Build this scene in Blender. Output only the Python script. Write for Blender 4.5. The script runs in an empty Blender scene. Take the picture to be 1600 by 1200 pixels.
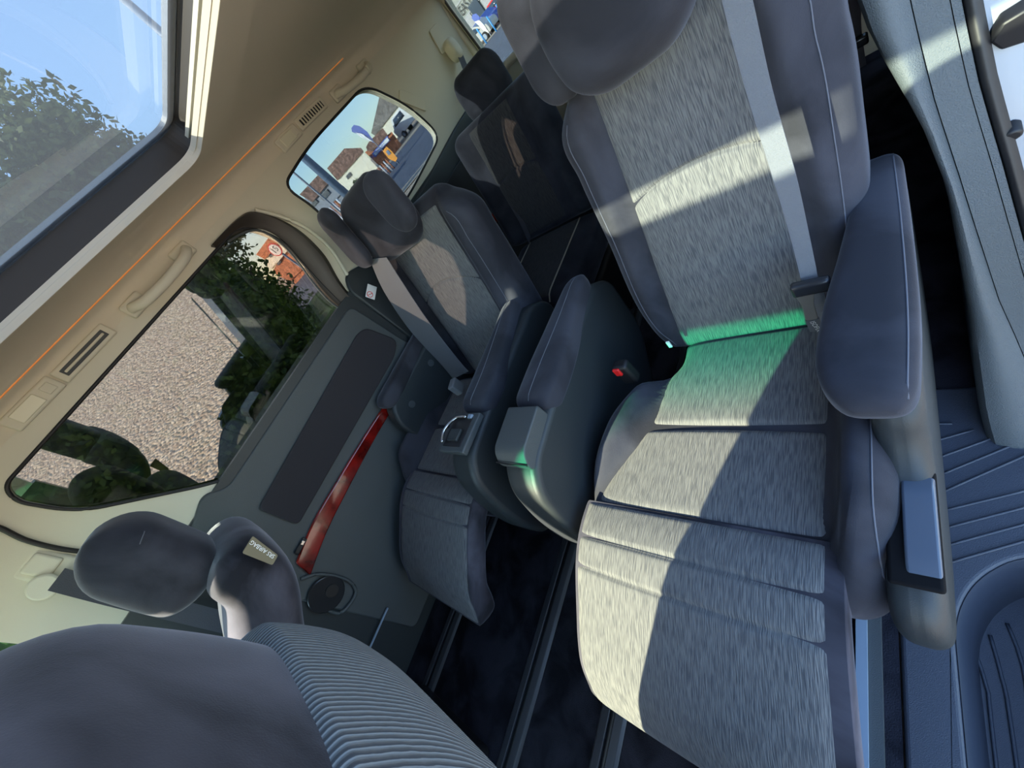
import bpy, math, random
import numpy as np
from mathutils import Matrix, Vector
from mathutils.geometry import tessellate_polygon
random.seed(7); rng = np.random.default_rng(7)
S = bpy.context.scene; COL = S.collection
PI = math.pi

# ---------------------------------------------------------------- camera, sky, sun, exposure
# metres; X towards the open sliding door, Y towards the tailgate, Z up, cabin floor z = 0
CAM = np.array([0.77, 0.0, 1.15]); FPX = 611.06
RM = np.array([[0.66009688, 0.07945611, 0.74696642],
               [0.34902337, 0.84809416, -0.39864643],
               [-0.66517276, 0.523854, 0.53209228]])
cam = bpy.data.cameras.new('camera'); cam.sensor_width = 36; cam.lens = FPX / 1600 * 36
cam.clip_start = 0.01; cam.clip_end = 500
co = bpy.data.objects.new('camera', cam); COL.objects.link(co)
mw = Matrix([list(RM[i]) + [CAM[i]] for i in range(3)] + [[0, 0, 0, 1]])
co.matrix_world = mw; S.camera = co

SUN_EL = math.radians(23.0); SUN_TRAVEL = (0.42, 0.9075)      # the way sunlight travels over the ground
W = bpy.data.worlds.new('world'); S.world = W; W.use_nodes = True
wn = W.node_tree; bg = wn.nodes['Background']
sky = wn.nodes.new('ShaderNodeTexSky'); sky.sky_type = 'NISHITA'; sky.sun_disc = False
sky.sun_elevation = SUN_EL; sky.sun_rotation = math.atan2(-SUN_TRAVEL[0], -SUN_TRAVEL[1])
sky.air_density = 1.0; sky.dust_density = 0.4; sky.ozone_density = 2.0
wn.links.new(sky.outputs[0], bg.inputs[0]); bg.inputs[1].default_value = 0.85
sl = bpy.data.lights.new('sun', 'SUN'); sl.energy = 17.0; sl.angle = 0.009; sl.color = (1.0, 0.91, 0.73)
so = bpy.data.objects.new('sun', sl); COL.objects.link(so)
sd = Vector((SUN_TRAVEL[0] * math.cos(SUN_EL), SUN_TRAVEL[1] * math.cos(SUN_EL), -math.sin(SUN_EL)))
so.rotation_euler = sd.to_track_quat('-Z', 'Y').to_euler(); so.location = (-10, -20, 12)
S.view_settings.view_transform = 'Standard'; S.view_settings.look = 'None'
S.view_settings.exposure = 0.55; S.view_settings.gamma = 1.0; S.view_settings.use_curve_mapping = False
S.cycles.use_denoising = True; S.cycles.max_bounces = 14; S.cycles.diffuse_bounces = 8
S.cycles.transparent_max_bounces = 24; S.cycles.sample_clamp_indirect = 8.0
S.cycles.caustics_reflective = False; S.cycles.caustics_refractive = False

def ray(x, y):
    d = RM @ np.array([x - 800.0, -(y - 600.0), -FPX]); return d / np.linalg.norm(d)
def at(x, y, ax, v):                       # point of the place seen at a picture point, on the plane ax = v
    d = ray(x, y); i = 'xyz'.index(ax); return CAM + d * (v - CAM[i]) / d[i]
def atk(x, y, y0, z0=.42, k=.3):           # ... on a reclined plane y = y0 + k (z - z0)
    d = ray(x, y); n = np.array([0, 1, -k]); return CAM + d * ((y0 - k * z0 - n @ CAM) / (n @ d))
def atw(x, y, side=-1):                    # ... on the leaning upper side wall
    d = ray(x, y); n = np.array([1, 0, side * WL]); return CAM + d * ((side * (WB + WL * .92) - n @ CAM) / (n @ d))
WB = .785; WL = .16                        # the upper wall leans in: |x| = WB - WL (z - .92)
def wx(z): return WB - WL * (z - .92)

# ---------------------------------------------------------------- materials
def nt(name):
    m = bpy.data.materials.new(name); m.use_nodes = True
    return m, m.node_tree, m.node_tree.nodes['Principled BSDF']
def mat(name, col, rough=.5, metal=0, spec=.5, bump=0, bscale=200, vary=0, vscale=8, sheen=0, coat=0, emit=None):
    m, t, b = nt(name)
    b.inputs['Base Color'].default_value = (*col, 1); b.inputs['Roughness'].default_value = rough
    b.inputs['Metallic'].default_value = metal; b.inputs['Specular IOR Level'].default_value = spec
    if sheen:
        b.inputs['Sheen Weight'].default_value = sheen; b.inputs['Sheen Roughness'].default_value = .35
        b.inputs['Sheen Tint'].default_value = (.85, .88, 1, 1)
    if coat: b.inputs['Coat Weight'].default_value = coat; b.inputs['Coat Roughness'].default_value = .05
    tc = t.nodes.new('ShaderNodeTexCoord')
    if vary:
        n = t.nodes.new('ShaderNodeTexNoise'); n.inputs['Scale'].default_value = vscale; n.inputs['Detail'].default_value = 5
        n.inputs['Distortion'].default_value = .6
        r = t.nodes.new('ShaderNodeValToRGB'); r.color_ramp.elements[0].position = .38; r.color_ramp.elements[1].position = .62
        r.color_ramp.elements[0].color = (*[c * (1 - vary) for c in col], 1)
        r.color_ramp.elements[1].color = (*[min(1, c * (1 + vary)) for c in col], 1)
        t.links.new(tc.outputs['Object'], n.inputs[0]); t.links.new(n.outputs[0], r.inputs[0]); t.links.new(r.outputs[0], b.inputs[0])
    if bump:
        n = t.nodes.new('ShaderNodeTexNoise'); n.inputs['Scale'].default_value = bscale; n.inputs['Detail'].default_value = 3
        u = t.nodes.new('ShaderNodeBump'); u.inputs['Strength'].default_value = bump; u.inputs['Distance'].default_value = .002
        t.links.new(tc.outputs['Object'], n.inputs[0]); t.links.new(n.outputs[0], u.inputs['Height']); t.links.new(u.outputs[0], b.inputs['Normal'])
    if emit: b.inputs['Emission Color'].default_value = (*emit[0], 1); b.inputs['Emission Strength'].default_value = emit[1]
    return m
def striped(name, dark, light, su, sv, amt=.5, rough=.9, wave=None):
    m, t, b = nt(name); b.inputs['Roughness'].default_value = rough; b.inputs['Specular IOR Level'].default_value = .25
    b.inputs['Sheen Weight'].default_value = .12
    uv = t.nodes.new('ShaderNodeUVMap'); mp = t.nodes.new('ShaderNodeMapping'); mp.inputs['Scale'].default_value = (su, sv, 1)
    t.links.new(uv.outputs[0], mp.inputs[0])
    n = t.nodes.new('ShaderNodeTexNoise'); n.inputs['Scale'].default_value = 1; n.inputs['Detail'].default_value = 1.2
    n.inputs['Distortion'].default_value = .35; n.noise_dimensions = '2D'
    t.links.new(mp.outputs[0], n.inputs[0]); src = n.outputs[0]
    if wave:
        w = t.nodes.new('ShaderNodeTexWave'); w.bands_direction = 'X'; w.inputs['Scale'].default_value = wave
        w.inputs['Distortion'].default_value = 1.2; w.inputs['Detail'].default_value = 2; w.inputs['Detail Scale'].default_value = 2
        t.links.new(uv.outputs[0], w.inputs[0]); src = w.outputs['Fac']
    r = t.nodes.new('ShaderNodeValToRGB'); r.color_ramp.elements[0].position = .36; r.color_ramp.elements[1].position = .60
    r.color_ramp.elements[0].color = (*dark, 1); r.color_ramp.elements[1].color = (*light, 1)
    t.links.new(src, r.inputs[0]); t.links.new(r.outputs[0], b.inputs[0])
    u = t.nodes.new('ShaderNodeBump'); u.inputs['Strength'].default_value = amt; u.inputs['Distance'].default_value = .002
    t.links.new(src, u.inputs['Height']); t.links.new(u.outputs[0], b.inputs['Normal'])
    return m
def glass(name, tint, refl=.06, band=None, dust=0):
    """tinted pane: clear to light, mirror-like by Fresnel; band = (z0, z1, colour) shade band that darkens towards the top"""
    m = bpy.data.materials.new(name); m.use_nodes = True; t = m.node_tree; t.nodes.clear()
    o = t.nodes.new('ShaderNodeOutputMaterial'); tr = t.nodes.new('ShaderNodeBsdfTransparent'); gl = t.nodes.new('ShaderNodeBsdfGlossy')
    mx = t.nodes.new('ShaderNodeMixShader'); f0 = ((refl - 1) / (refl + 1))**2
    ge = t.nodes.new('ShaderNodeNewGeometry'); dt = t.nodes.new('ShaderNodeVectorMath'); dt.operation = 'DOT_PRODUCT'
    t.links.new(ge.outputs['Incoming'], dt.inputs[0]); t.links.new(ge.outputs['Normal'], dt.inputs[1])
    def mth(op, a, b=None):
        q = t.nodes.new('ShaderNodeMath'); q.operation = op
        for i, v in enumerate((a, b)):
            if v is None: continue
            if isinstance(v, (int, float)): q.inputs[i].default_value = v
            else: t.links.new(v, q.inputs[i])
        return q
    ab = mth('ABSOLUTE', dt.outputs['Value']); om = mth('SUBTRACT', 1.0, ab.outputs[0]); pw = mth('POWER', om.outputs[0], 5.0)
    fr = mth('MULTIPLY_ADD', pw.outputs[0], 1 - f0); fr.inputs[2].default_value = f0
    gl.inputs['Roughness'].default_value = 0.0; tr.inputs[0].default_value = (*tint, 1)
    t.links.new(fr.outputs[0], mx.inputs[0]); t.links.new(tr.outputs[0], mx.inputs[1]); t.links.new(gl.outputs[0], mx.inputs[2])
    t.links.new(mx.outputs[0], o.inputs[0])
    if dust:
        tl = t.nodes.new('ShaderNodeBsdfTranslucent'); tl.inputs[0].default_value = (.8, .8, .78, 1); m2 = t.nodes.new('ShaderNodeMixShader'); m2.inputs[0].default_value = dust
        t.links.new(mx.outputs[0], m2.inputs[1]); t.links.new(tl.outputs[0], m2.inputs[2]); t.links.new(m2.outputs[0], o.inputs[0])
    if band:
        g = t.nodes.new('ShaderNodeNewGeometry'); s = t.nodes.new('ShaderNodeSeparateXYZ'); mr = t.nodes.new('ShaderNodeMapRange')
        mr.inputs['From Min'].default_value = band[0]; mr.inputs['From Max'].default_value = band[1]
        mc = t.nodes.new('ShaderNodeMix'); mc.data_type = 'RGBA'; mc.inputs['A'].default_value = (*tint, 1); mc.inputs['B'].default_value = (*band[2], 1)
        t.links.new(g.outputs['Position'], s.inputs[0]); t.links.new(s.outputs['Z'], mr.inputs[0])
        t.links.new(mr.outputs[0], mc.inputs['Factor']); t.links.new(mc.outputs['Result'], tr.inputs[0])
    return m
M = dict(
    velvet=mat('dark_blue_velour', (.036, .037, .047), .9, sheen=.22, spec=.15, bump=.2, bscale=600, vary=.32, vscale=7),
    velvet_back=mat('plum_grey_velour', (.044, .042, .053), .9, sheen=.30, spec=.15, bump=.12, bscale=700, vary=.65, vscale=6),
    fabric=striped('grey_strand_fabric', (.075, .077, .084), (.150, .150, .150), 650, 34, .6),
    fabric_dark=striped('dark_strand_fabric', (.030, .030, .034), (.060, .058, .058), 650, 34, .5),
    rib=striped('ribbed_fabric', (.035, .04, .05), (.15, .17, .19), 1, 1, .9, wave=46),
    plastic=mat('dark_grey_plastic', (.028, .033, .036), .40, spec=.35, bump=.25, bscale=900),
    plastic2=mat('grey_plastic', (.058, .066, .070), .45, bump=.5, bscale=700),
    quarter=mat('slate_trim_plastic', (.075, .090, .100), .55, bump=.6, bscale=600),
    gloss=mat('satin_black_plastic', (.02, .021, .024), .2),
    step=mat('blue_grey_step_plastic', (.044, .051, .070), .38, bump=.45, bscale=900),
    beige=mat('beige_trim', (.68, .64, .51), .6, bump=.15, bscale=900),
    head=mat('beige_headliner', (.72, .66, .53), .95, bump=.4, bscale=1500, spec=.1),
    darkframe=mat('brown_black_rubber', (.035, .028, .022), .45),
    black=mat('black_plastic', (.008, .008, .010), .5),
    carpet=mat('black_carpet', (.018, .018, .024), 1, bump=1, bscale=420, vary=.5, vscale=9, spec=.05),
    wood=mat('red_wood_veneer', (.16, .006, .004), .12, vary=.5, vscale=14, coat=1),
    chrome=mat('steel', (.55, .55, .55), .25, 1),
    belt=mat('pale_grey_webbing', (.14, .15, .17), .75, bump=.8, bscale=900),
    beltdark=mat('dark_grey_webbing', (.06, .06, .075), .7, bump=.8, bscale=900),
    red=mat('red_button', (.75, .02, .02), .35),
    white=mat('white_print', (.8, .8, .8), .6),
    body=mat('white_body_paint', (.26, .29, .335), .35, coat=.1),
    rail=mat('brushed_rail', (.05, .052, .06), .4, .3),
    alu=mat('pale_blue_rail_cover', (.24, .30, .38), .45),
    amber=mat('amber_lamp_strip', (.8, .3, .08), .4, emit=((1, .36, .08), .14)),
    lens=mat('cream_lens', (.75, .72, .55), .25),
    g_dark=glass('privacy_glass', (.42, .385, .365), 2.45), g_quarter=glass('quarter_glass', (.30, .335, .36), 1.5),
    g_roof=glass('roof_glass', (.50, .52, .53), 1.45, dust=.035), g_clear=glass('clear_glass', (.86, .92, .88), 1.35),
    g_rear=glass('tailgate_glass', (.42, .45, .45), 1.4),
    g_wind=glass('shade_band_glass', (.90, .93, .86), 1.3, band=(1.366, 1.408, (.02, .62, .42))),
)

# ---------------------------------------------------------------- mesh helpers
WL0 = {}
def wloc(o):
    p = Vector((0, 0, 0))
    while o: p += o.location; o = o.parent
    return p
def tag(o, label=None, cat=None, group=None, kind=None):
    if label: o['label'] = label
    if cat: o['category'] = cat
    if group: o['group'] = group
    if kind: o['kind'] = kind
    return o
def thing(name, loc, label, cat, group=None):
    o = bpy.data.objects.new(name, None); COL.objects.link(o); o.location = loc; o.empty_display_size = .05
    return tag(o, label, cat, group)
def mesh(name, V, F, m, parent=None, smooth=True, uv=None, bevel=0, seg=3, auto=None):
    me = bpy.data.meshes.new(name); off = wloc(parent) if parent else Vector((0, 0, 0))
    me.from_pydata([(v[0] - off.x, v[1] - off.y, v[2] - off.z) for v in V], [], [tuple(f) for f in F])
    me.validate()
    import bmesh
    b = bmesh.new(); b.from_mesh(me); bmesh.ops.recalc_face_normals(b, faces=b.faces[:]) if uv is None else None
    b.to_mesh(me); b.free()
    if uv is not None:
        l = me.uv_layers.new(name='UVMap')
        for lp in me.loops: l.data[lp.index].uv = uv[lp.vertex_index]
    me.materials.append(m if not isinstance(m, str) else M[m])
    if smooth:
        for p in me.polygons: p.use_smooth = True
    o = bpy.data.objects.new(name, me); COL.objects.link(o)
    if parent: o.parent = parent
    if bevel:
        bv = o.modifiers.new('bevel', 'BEVEL'); bv.width = bevel; bv.segments = seg; bv.limit_method = 'ANGLE'; bv.angle_limit = .5
        if smooth: me.set_sharp_from_angle(angle=.9) if hasattr(me, 'set_sharp_from_angle') else None
    elif smooth and auto: me.set_sharp_from_angle(angle=auto)
    return o
def box(name, c, s, m, parent=None, bevel=.004, rot=None, smooth=True):
    R = Matrix.Rotation(rot, 3, 'Z') if isinstance(rot, (int, float)) else (rot or Matrix.Identity(3))
    V = [tuple(Vector(c) + R @ Vector((sx * s[0] / 2, sy * s[1] / 2, sz * s[2] / 2))) for sx in (-1, 1) for sy in (-1, 1) for sz in (-1, 1)]
    F = [(0, 1, 3, 2), (4, 6, 7, 5), (0, 4, 5, 1), (2, 3, 7, 6), (0, 2, 6, 4), (1, 5, 7, 3)]
    return mesh(name, V, F, m, parent, smooth, bevel=bevel)
def sm(ks, vs):                            # smooth interpolation through keys
    ks = np.array(ks, float); vs = np.array(vs, float)
    d = np.gradient(vs, ks) if len(ks) > 2 else np.array([(vs[1] - vs[0]) / (ks[1] - ks[0])] * 2)
    def f(s):
        i = int(np.clip(np.searchsorted(ks, s) - 1, 0, len(ks) - 2)); h = ks[i + 1] - ks[i]; t = np.clip((s - ks[i]) / h, 0, 1)
        a = 2 * t**3 - 3 * t**2 + 1; b = t**3 - 2 * t**2 + t; c = -2 * t**3 + 3 * t**2; e = t**3 - t**2
        return a * vs[i] + b * h * d[i] + c * vs[i + 1] + e * h * d[i + 1]
    return f
def curve(pts, n=64, closed=True):         # Catmull-Rom through points
    P = [np.array(p, float) for p in pts]; N = len(P); out = []
    per = max(2, n // N)
    for i in range(N if closed else N - 1):
        if closed: p0, p1, p2, p3 = P[i - 1], P[i], P[(i + 1) % N], P[(i + 2) % N]
        else: p0, p1, p2, p3 = P[max(0, i - 1)], P[i], P[i + 1], P[min(N - 1, i + 2)]
        for k in range(per):
            t = k / per
            out.append(.5 * ((2 * p1) + (-p0 + p2) * t + (2 * p0 - 5 * p1 + 4 * p2 - p3) * t * t + (-p0 + 3 * p1 - 3 * p2 + p3) * t**3))
    if not closed: out.append(P[-1])
    return out
def corner_round(pts, r, n=6):             # polygon with rounded corners, pts 2-D, r one or per corner
    out = []; N = len(pts)
    for i in range(N):
        p = np.array(pts[i], float); a = np.array(pts[i - 1], float) - p; b = np.array(pts[(i + 1) % N], float) - p
        ri = r[i] if isinstance(r, (list, tuple)) else r
        la, lb = np.linalg.norm(a), np.linalg.norm(b); q = min(ri, la * .49, lb * .49)
        A, B = p + a / la * q, p + b / lb * q
        if q <= 1e-5: out.append(p); continue
        for k in range(n + 1):
            t = k / n; out.append((1 - t)**2 * A + 2 * t * (1 - t) * p + t * t * B)
    return out
def loop_skin(rings, caps=True):
    n = len(rings[0]); V = [tuple(p) for r in rings for p in r]; F = []
    for i in range(len(rings) - 1):
        for j in range(n):
            k = (j + 1) % n; F.append((i * n + j, i * n + k, (i + 1) * n + k, (i + 1) * n + j))
    if caps: F.append(tuple(range(n - 1, -1, -1))); F.append(tuple((len(rings) - 1) * n + j for j in range(n)))
    return V, F
class Body:
    """cushion-like solid: sections across x along s, front bulge df, back bulge db, frame F(x, s, w) -> world"""
    def __init__(s, F, L, xl, xr, df, db, n=4, B=None, r=(.03, .03), rw=.03, nb=None, rwe=None):
        s.F, s.L, s.xl, s.xr, s.df, s.db, s.n, s.B, s.r, s.rw = F, L, xl, xr, df, db, n, B or (lambda x, t: 0), r, rw
    def e(s, t):
        f = 1.0
        if t < s.r[0]: f *= math.sqrt(max(0, 1 - ((s.r[0] - t) / s.r[0])**2))
        if s.L - t < s.r[1]: f *= math.sqrt(max(0, 1 - ((s.r[1] - s.L + t) / s.r[1])**2))
        return f
    def ext(s, t):
        f = s.e(t); a, b = s.xl(t), s.xr(t); return a + s.rw * (1 - f), b - s.rw * (1 - f), f
    def front(s, x, t):
        a, b, f = s.ext(t); u = min(1, abs((x - (a + b) / 2) / ((b - a) / 2))); q = (1 - u**s.n)**(1 / s.n)
        return (s.df(t) * q + s.B(x, t) * q) * f
    def build(s, name, m, parent, ns=48, na=56):
        T = []
        for r, a0, a1 in ((s.r[0], 0, s.r[0]), (0, s.r[0], s.L - s.r[1]), (s.r[1], s.L - s.r[1], s.L)):
            k = 9 if r else ns
            for i in range(k):
                u = i / k
                if r and a0 == 0: u = 1 - math.cos(u * PI / 2)
                elif r: u = math.sin(u * PI / 2)
                T.append(a0 + (a1 - a0) * u)
        T.append(s.L); T[0] = s.r[0] * .01; T[-1] = s.L - s.r[1] * .01
        R = []
        for t in T:
            a, b, f = s.ext(t); c, h = (a + b) / 2, (b - a) / 2; ring = []
            for i in range(na):
                g = 2 * PI * i / na; cx, sy = math.cos(g), math.sin(g)
                x = c + h * math.copysign(abs(cx)**(2 / s.n), cx); q = abs(sy)**(2 / s.n)
                w = (s.df(t) + s.B(x, t)) * q * f if sy >= 0 else -s.db(t) * q * f
                ring.append(s.F(x, t, w))
            R.append(ring)
        V, F = loop_skin(R); return mesh(name, V, F, m, parent)
    def panel(s, name, m, parent, il, ir, s0, s1, dip=None, nu=44, nv=130, lift=.0025, seams=(), puff=0):
        V, F, U = [], [], []
        for j in range(nv + 1):
            t = s0 + (s1 - s0) * j / nv; a, b = il(t), ir(t)
            for i in range(nu + 1):
                u = i / nu; x = a + (b - a) * u; ed = min(u, 1 - u, j / nv * 3, (1 - j / nv) * 3)
                w = s.front(x, t) + lift * min(1, ed / .03) - .0015 * (1 - min(1, ed / .03))
                for (sc, dp, sg, bow) in seams:
                    dd = t - sc - bow * ((2 * u - 1)**2); w -= dp * math.exp(-(dd / sg)**2)
                if puff: w += puff * math.sin(PI * u)**.7 * math.sin(PI * j / nv)**.5
                V.append(s.F(x, t, w)); U.append((x, t))
        n = nu + 1
        for j in range(nv):
            for i in range(nu): F.append((j * n + i, j * n + i + 1, (j + 1) * n + i + 1, (j + 1) * n + i))
        return mesh(name, V, F, m, parent, uv=U)
def C_(v): return lambda t: v
def prism(name, poly, mp, a, b, m, parent=None, bevel=.006, smooth=True, seg=3):
    """2-D polygon extruded from a to b; mp(u, v, w) -> world"""
    n = len(poly); V = [mp(p[0], p[1], a) for p in poly] + [mp(p[0], p[1], b) for p in poly]
    F = [tuple(range(n)), tuple(range(2 * n - 1, n - 1, -1))] + [(i, (i + 1) % n, n + (i + 1) % n, n + i) for i in range(n)]
    return mesh(name, V, F, m, parent, smooth, bevel=bevel, seg=seg)
YZ = lambda u, v, w: (w, u, v)
def plate(name, outer, holes, mp, th, m, parent=None, kind=None, nside=1):
    """panel with holes, th thick along w"""
    loops = [[Vector((p[0], p[1], 0)) for p in outer]] + [[Vector((p[0], p[1], 0)) for p in h] for h in holes]
    tris = tessellate_polygon(loops); flat = [p for l in loops for p in l]; n = len(flat)
    V = [mp(p.x, p.y, 0) for p in flat] + [mp(p.x, p.y, th) for p in flat]
    F = [t for t in tris] + [(t[2] + n, t[1] + n, t[0] + n) for t in tris]; k = 0
    for l in loops:
        for i in range(len(l)): F.append((k + i, k + (i + 1) % len(l), n + k + (i + 1) % len(l), n + k + i))
        k += len(l)
    o = mesh(name, V, F, m, parent, smooth=False)
    if kind: o['kind'] = kind
    return o
def ribbon(name, pts, wid, m, parent=None, th=.0015, n=10, uvm=True):
    """belt: pts centre points, wid half-width vectors (or one)"""
    P = curve(pts, n * len(pts), False) if len(pts) > 2 else [np.array(p, float) for p in pts]
    if not isinstance(wid, list): wid = [wid] * len(pts)
    Wd = curve(wid, n * len(pts), False) if len(pts) > 2 else [np.array(p, float) for p in wid]
    R = []
    for i, p in enumerate(P):
        d = P[min(i + 1, len(P) - 1)] - P[max(i - 1, 0)]; w = Wd[i]; nn = np.cross(d, w); nn = nn / (np.linalg.norm(nn) + 1e-9) * th / 2
        R.append([p - w - nn, p + w - nn, p + w + nn, p - w + nn])
    V, F = loop_skin(R); return mesh(name, V, F, m, parent, smooth=False)
def tube(name, pts, r, m, parent=None, n=12, smooth=True, close=False, sub=8, flat=1.0, up=None):
    P = curve(pts, sub * len(pts), close) if sub > 1 else [np.array(p, float) for p in pts]; R = []
    for i, p in enumerate(P):
        a = P[(i + 1) % len(P)] if close else P[min(i + 1, len(P) - 1)]; b = P[i - 1] if (close or i) else P[0]
        d = a - b; d = d / (np.linalg.norm(d) + 1e-9); u = np.array(up if up else ((0, 0, 1) if abs(d[2]) < .9 else (1, 0, 0)), float)
        s = np.cross(d, u); s /= np.linalg.norm(s); u = np.cross(s, d); rr = r(i / max(1, len(P) - 1)) if callable(r) else r
        R.append([p + rr * (math.cos(2 * PI * k / n) * s + flat * math.sin(2 * PI * k / n) * u) for k in range(n)])
    V, F = loop_skin(R, not close)
    if close:
        q = len(R)
        for j in range(n): F.append(((q - 1) * n + j, (q - 1) * n + (j + 1) % n, (j + 1) % n, j))
    return mesh(name, V, F, m, parent, smooth)
def disc(name, c, nrm, r, th, m, parent=None, n=28, bevel=.001):
    nrm = np.array(nrm, float); nrm /= np.linalg.norm(nrm); u = np.cross(nrm, (0, 0, 1) if abs(nrm[2]) < .9 else (1, 0, 0)); u /= np.linalg.norm(u); v = np.cross(nrm, u)
    c = np.array(c, float); R = [[c + nrm * t + r * (math.cos(2 * PI * k / n) * u + math.sin(2 * PI * k / n) * v) for k in range(n)] for t in (-th / 2, th / 2)]
    V, F = loop_skin(R); return mesh(name, V, F, m, parent, smooth=True, bevel=bevel, seg=2)
def words(name, body, loc, xdir, ydir, size, m, parent=None, align='CENTER', ext=.0006, wide=None):
    cu = bpy.data.curves.new(name, 'FONT'); cu.body = body; cu.size = 1; cu.align_x = align; cu.align_y = 'CENTER'; cu.extrude = 0.0
    t = bpy.data.objects.new(name, cu); COL.objects.link(t); bpy.context.view_layer.update()
    me = bpy.data.meshes.new_from_object(t); bpy.data.objects.remove(t)
    x = np.array(xdir, float); x /= np.linalg.norm(x); y = np.array(ydir, float); y /= np.linalg.norm(y); z = np.cross(x, y)
    sx = size * (wide or 1); off = np.array(wloc(parent)) if parent else np.zeros(3); L = np.array(loc, float) - off
    for v in me.vertices: p = L + x * v.co.x * sx + y * v.co.y * size + z * ext; v.co = p
    me.materials.clear(); me.materials.append(M[m] if isinstance(m, str) else m)
    o = bpy.data.objects.new(name, me); COL.objects.link(o)
    if parent: o.parent = parent
    return o
def blob(name, c, r, m, parent=None, n=4, nu=28, nv=16, rot=None):
    V, F = [], []; R = rot or Matrix.Identity(3)
    R_ = []
    for j in range(1, nv):
        a = -PI / 2 + PI * j / nv; ring = []
        for i in range(nu):
            g = 2 * PI * i / nu; f = lambda q: math.copysign(abs(q)**(2 / n), q)
            p = Vector((r[0] * f(math.cos(a)) * f(math.cos(g)), r[1] * f(math.cos(a)) * f(math.sin(g)), r[2] * f(math.sin(a))))
            ring.append(tuple(Vector(c) + R @ p))
        R_.append(ring)
    V, F = loop_skin(R_); return mesh(name, V, F, m, parent)

# ================================================================ the van: shell
def struct(o, label=None):
    o['kind'] = 'structure'
    if label: o['label'] = label
    return o
FL = (-2.25, 2.45)
struct(plate('floor', [(-.80, FL[0]), (.66, FL[0]), (.66, .69), (.84, .69), (.84, FL[1]), (-.80, FL[1])], [], lambda u, v, w: (u, v, -w), .03, 'carpet'), 'black carpeted cabin floor')
# headliner with the two roof openings
R1 = corner_round([(-.455, -.25), (.455, -.25), (.455, .605), (-.455, .605)], .05)
R0 = corner_round([(-.52, -1.07), (.50, -1.07), (.50, -.75), (-.52, -.75)], .04)
ceil = plate('ceiling', [(-.56, -1.5), (.56, -1.5), (.56, 2.25), (-.56, 2.25)], [R1, R0], lambda u, v, w: (u, v, 1.46 + w), .012, 'head', kind='structure')
ceil['label'] = 'beige cloth headliner around the roof openings'
for sgn, nm in ((-1, 'trim_1'), (1, 'trim_2')):
    prof = [(.555, 1.460), (.61, 1.455), (.645, 1.446), (.662, 1.438), (.672, 1.434), (.695, 1.424), (.706, 1.405), (.7095, 1.38)]
    prof = [tuple(p) for p in curve(prof, 40, False)]; back = [(x + .025 * (x > .6), z + .02) for x, z in prof][::-1]
    V, F = loop_skin([[(sgn * x, y, z) for x, z in prof + back] for y in np.linspace(-1.45, 2.25, 3)])
    struct(mesh(nm, V, F, 'head', auto=.7), 'beige roof side rail above the windows')
# lip around the rear roof opening
def ring(name, inner, outer, z0, z1, m, bev=.004):
    o = plate(name, outer, [inner], lambda u, v, w: (u, v, z0 + w), z1 - z0, m, kind='structure')
    b = o.modifiers.new('bevel', 'BEVEL'); b.width = bev; b.segments = 4; b.limit_method = 'ANGLE'
    return o
rr = lambda a, b, c, d, r: corner_round([(a, b), (c, b), (c, d), (a, d)], r, 8)
ring('trim_3', rr(-.453, -.248, .453, .607, .05), rr(-.464, -.27, .464, .72, .07), 1.449, 1.463, 'head', .006)['label'] = 'beige lip around the rear roof opening'
ring('trim_4', rr(-.457, -.252, .457, .64, .05), rr(-.50, -.30, .50, .72, .05), 1.466, 1.528, 'darkframe')['label'] = 'dark frame of the roof window'
plate('trim_5', [(-.44, .625), (.44, .625), (.44, .655), (-.44, .655)], [], lambda u, v, w: (u, v, 1.488 + w), .008, 'beige', kind='structure')['label'] = 'beige sunshade bar at the rear of the roof window'
roof = plate('trim_6', [(-.74, -1.5), (.74, -1.5), (.74, 2.3), (-.74, 2.3)], [rr(-.445, -.24, .445, .618, .045), R0], lambda u, v, w: (u, v, 1.53 + w), .01, 'body', kind='structure')
roof['label'] = 'white roof skin'
pane = plate('window_1', rr(-.455, -.25, .455, .628, .045), [], lambda u, v, w: (u, v, 1.524 + w), .004, 'g_roof', kind='structure'); pane['label'] = 'tilted glass roof window over the middle row'
plate('window_2', R0, [], lambda u, v, w: (u, v, 1.50 + w), .004, 'g_clear', kind='structure')['label'] = 'front roof window'
# far side wall
def win_px(pts, n=10): return [(q[1], q[2]) for q in curve([atw(*p) for p in pts], n * len(pts))]
def corner_px(pts, r):
    return [tuple(p) for p in corner_round([tuple(atw(*p)[1:]) for p in pts], r, 7)]
MIDW = corner_px([(6, 760), (366, 360), (392, 356), (440, 374), (490, 432), (546, 488), (470, 590), (372, 742), (322, 758), (120, 800), (26, 784)], [.03, .02, .06, .2, .2, .01, .0, .05, .05, .1, .03])
QW = corner_px([(442, 292), (482, 228), (570, 132), (640, 166), (688, 212), (640, 304), (560, 420), (500, 330)], [.05, .2, .07, .2, .07, .1, .05, .1])
DW = [(-1.45, .95), (-.57, .95), (-.56, 1.30), (-1.05, 1.30)]
mpw = lambda s: (lambda u, v, w: (s * (wx(v) + w), u, v))
up = plate('wall_right', [(-1.5, .92), (2.28, .92), (2.28, 1.40), (-1.15, 1.40)], [MIDW, QW, DW], mpw(-1), .03, 'beige', kind='structure'); up['label'] = 'beige upper side wall with window openings'
def pane_of(name, outl, m, label, s=-1, d=.012):
    o = plate(name, outl, [], lambda u, v, w: (s * (wx(v) + d + w), u, v), .0035, m, kind='structure'); o['label'] = label; return o
pane_of('window_3', [(y * 1.0 + (.01 if y > .2 else -.01), z + (.008 if z > 1.1 else -.008)) for y, z in MIDW], 'g_dark', 'dark privacy glass of the far sliding door')
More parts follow.
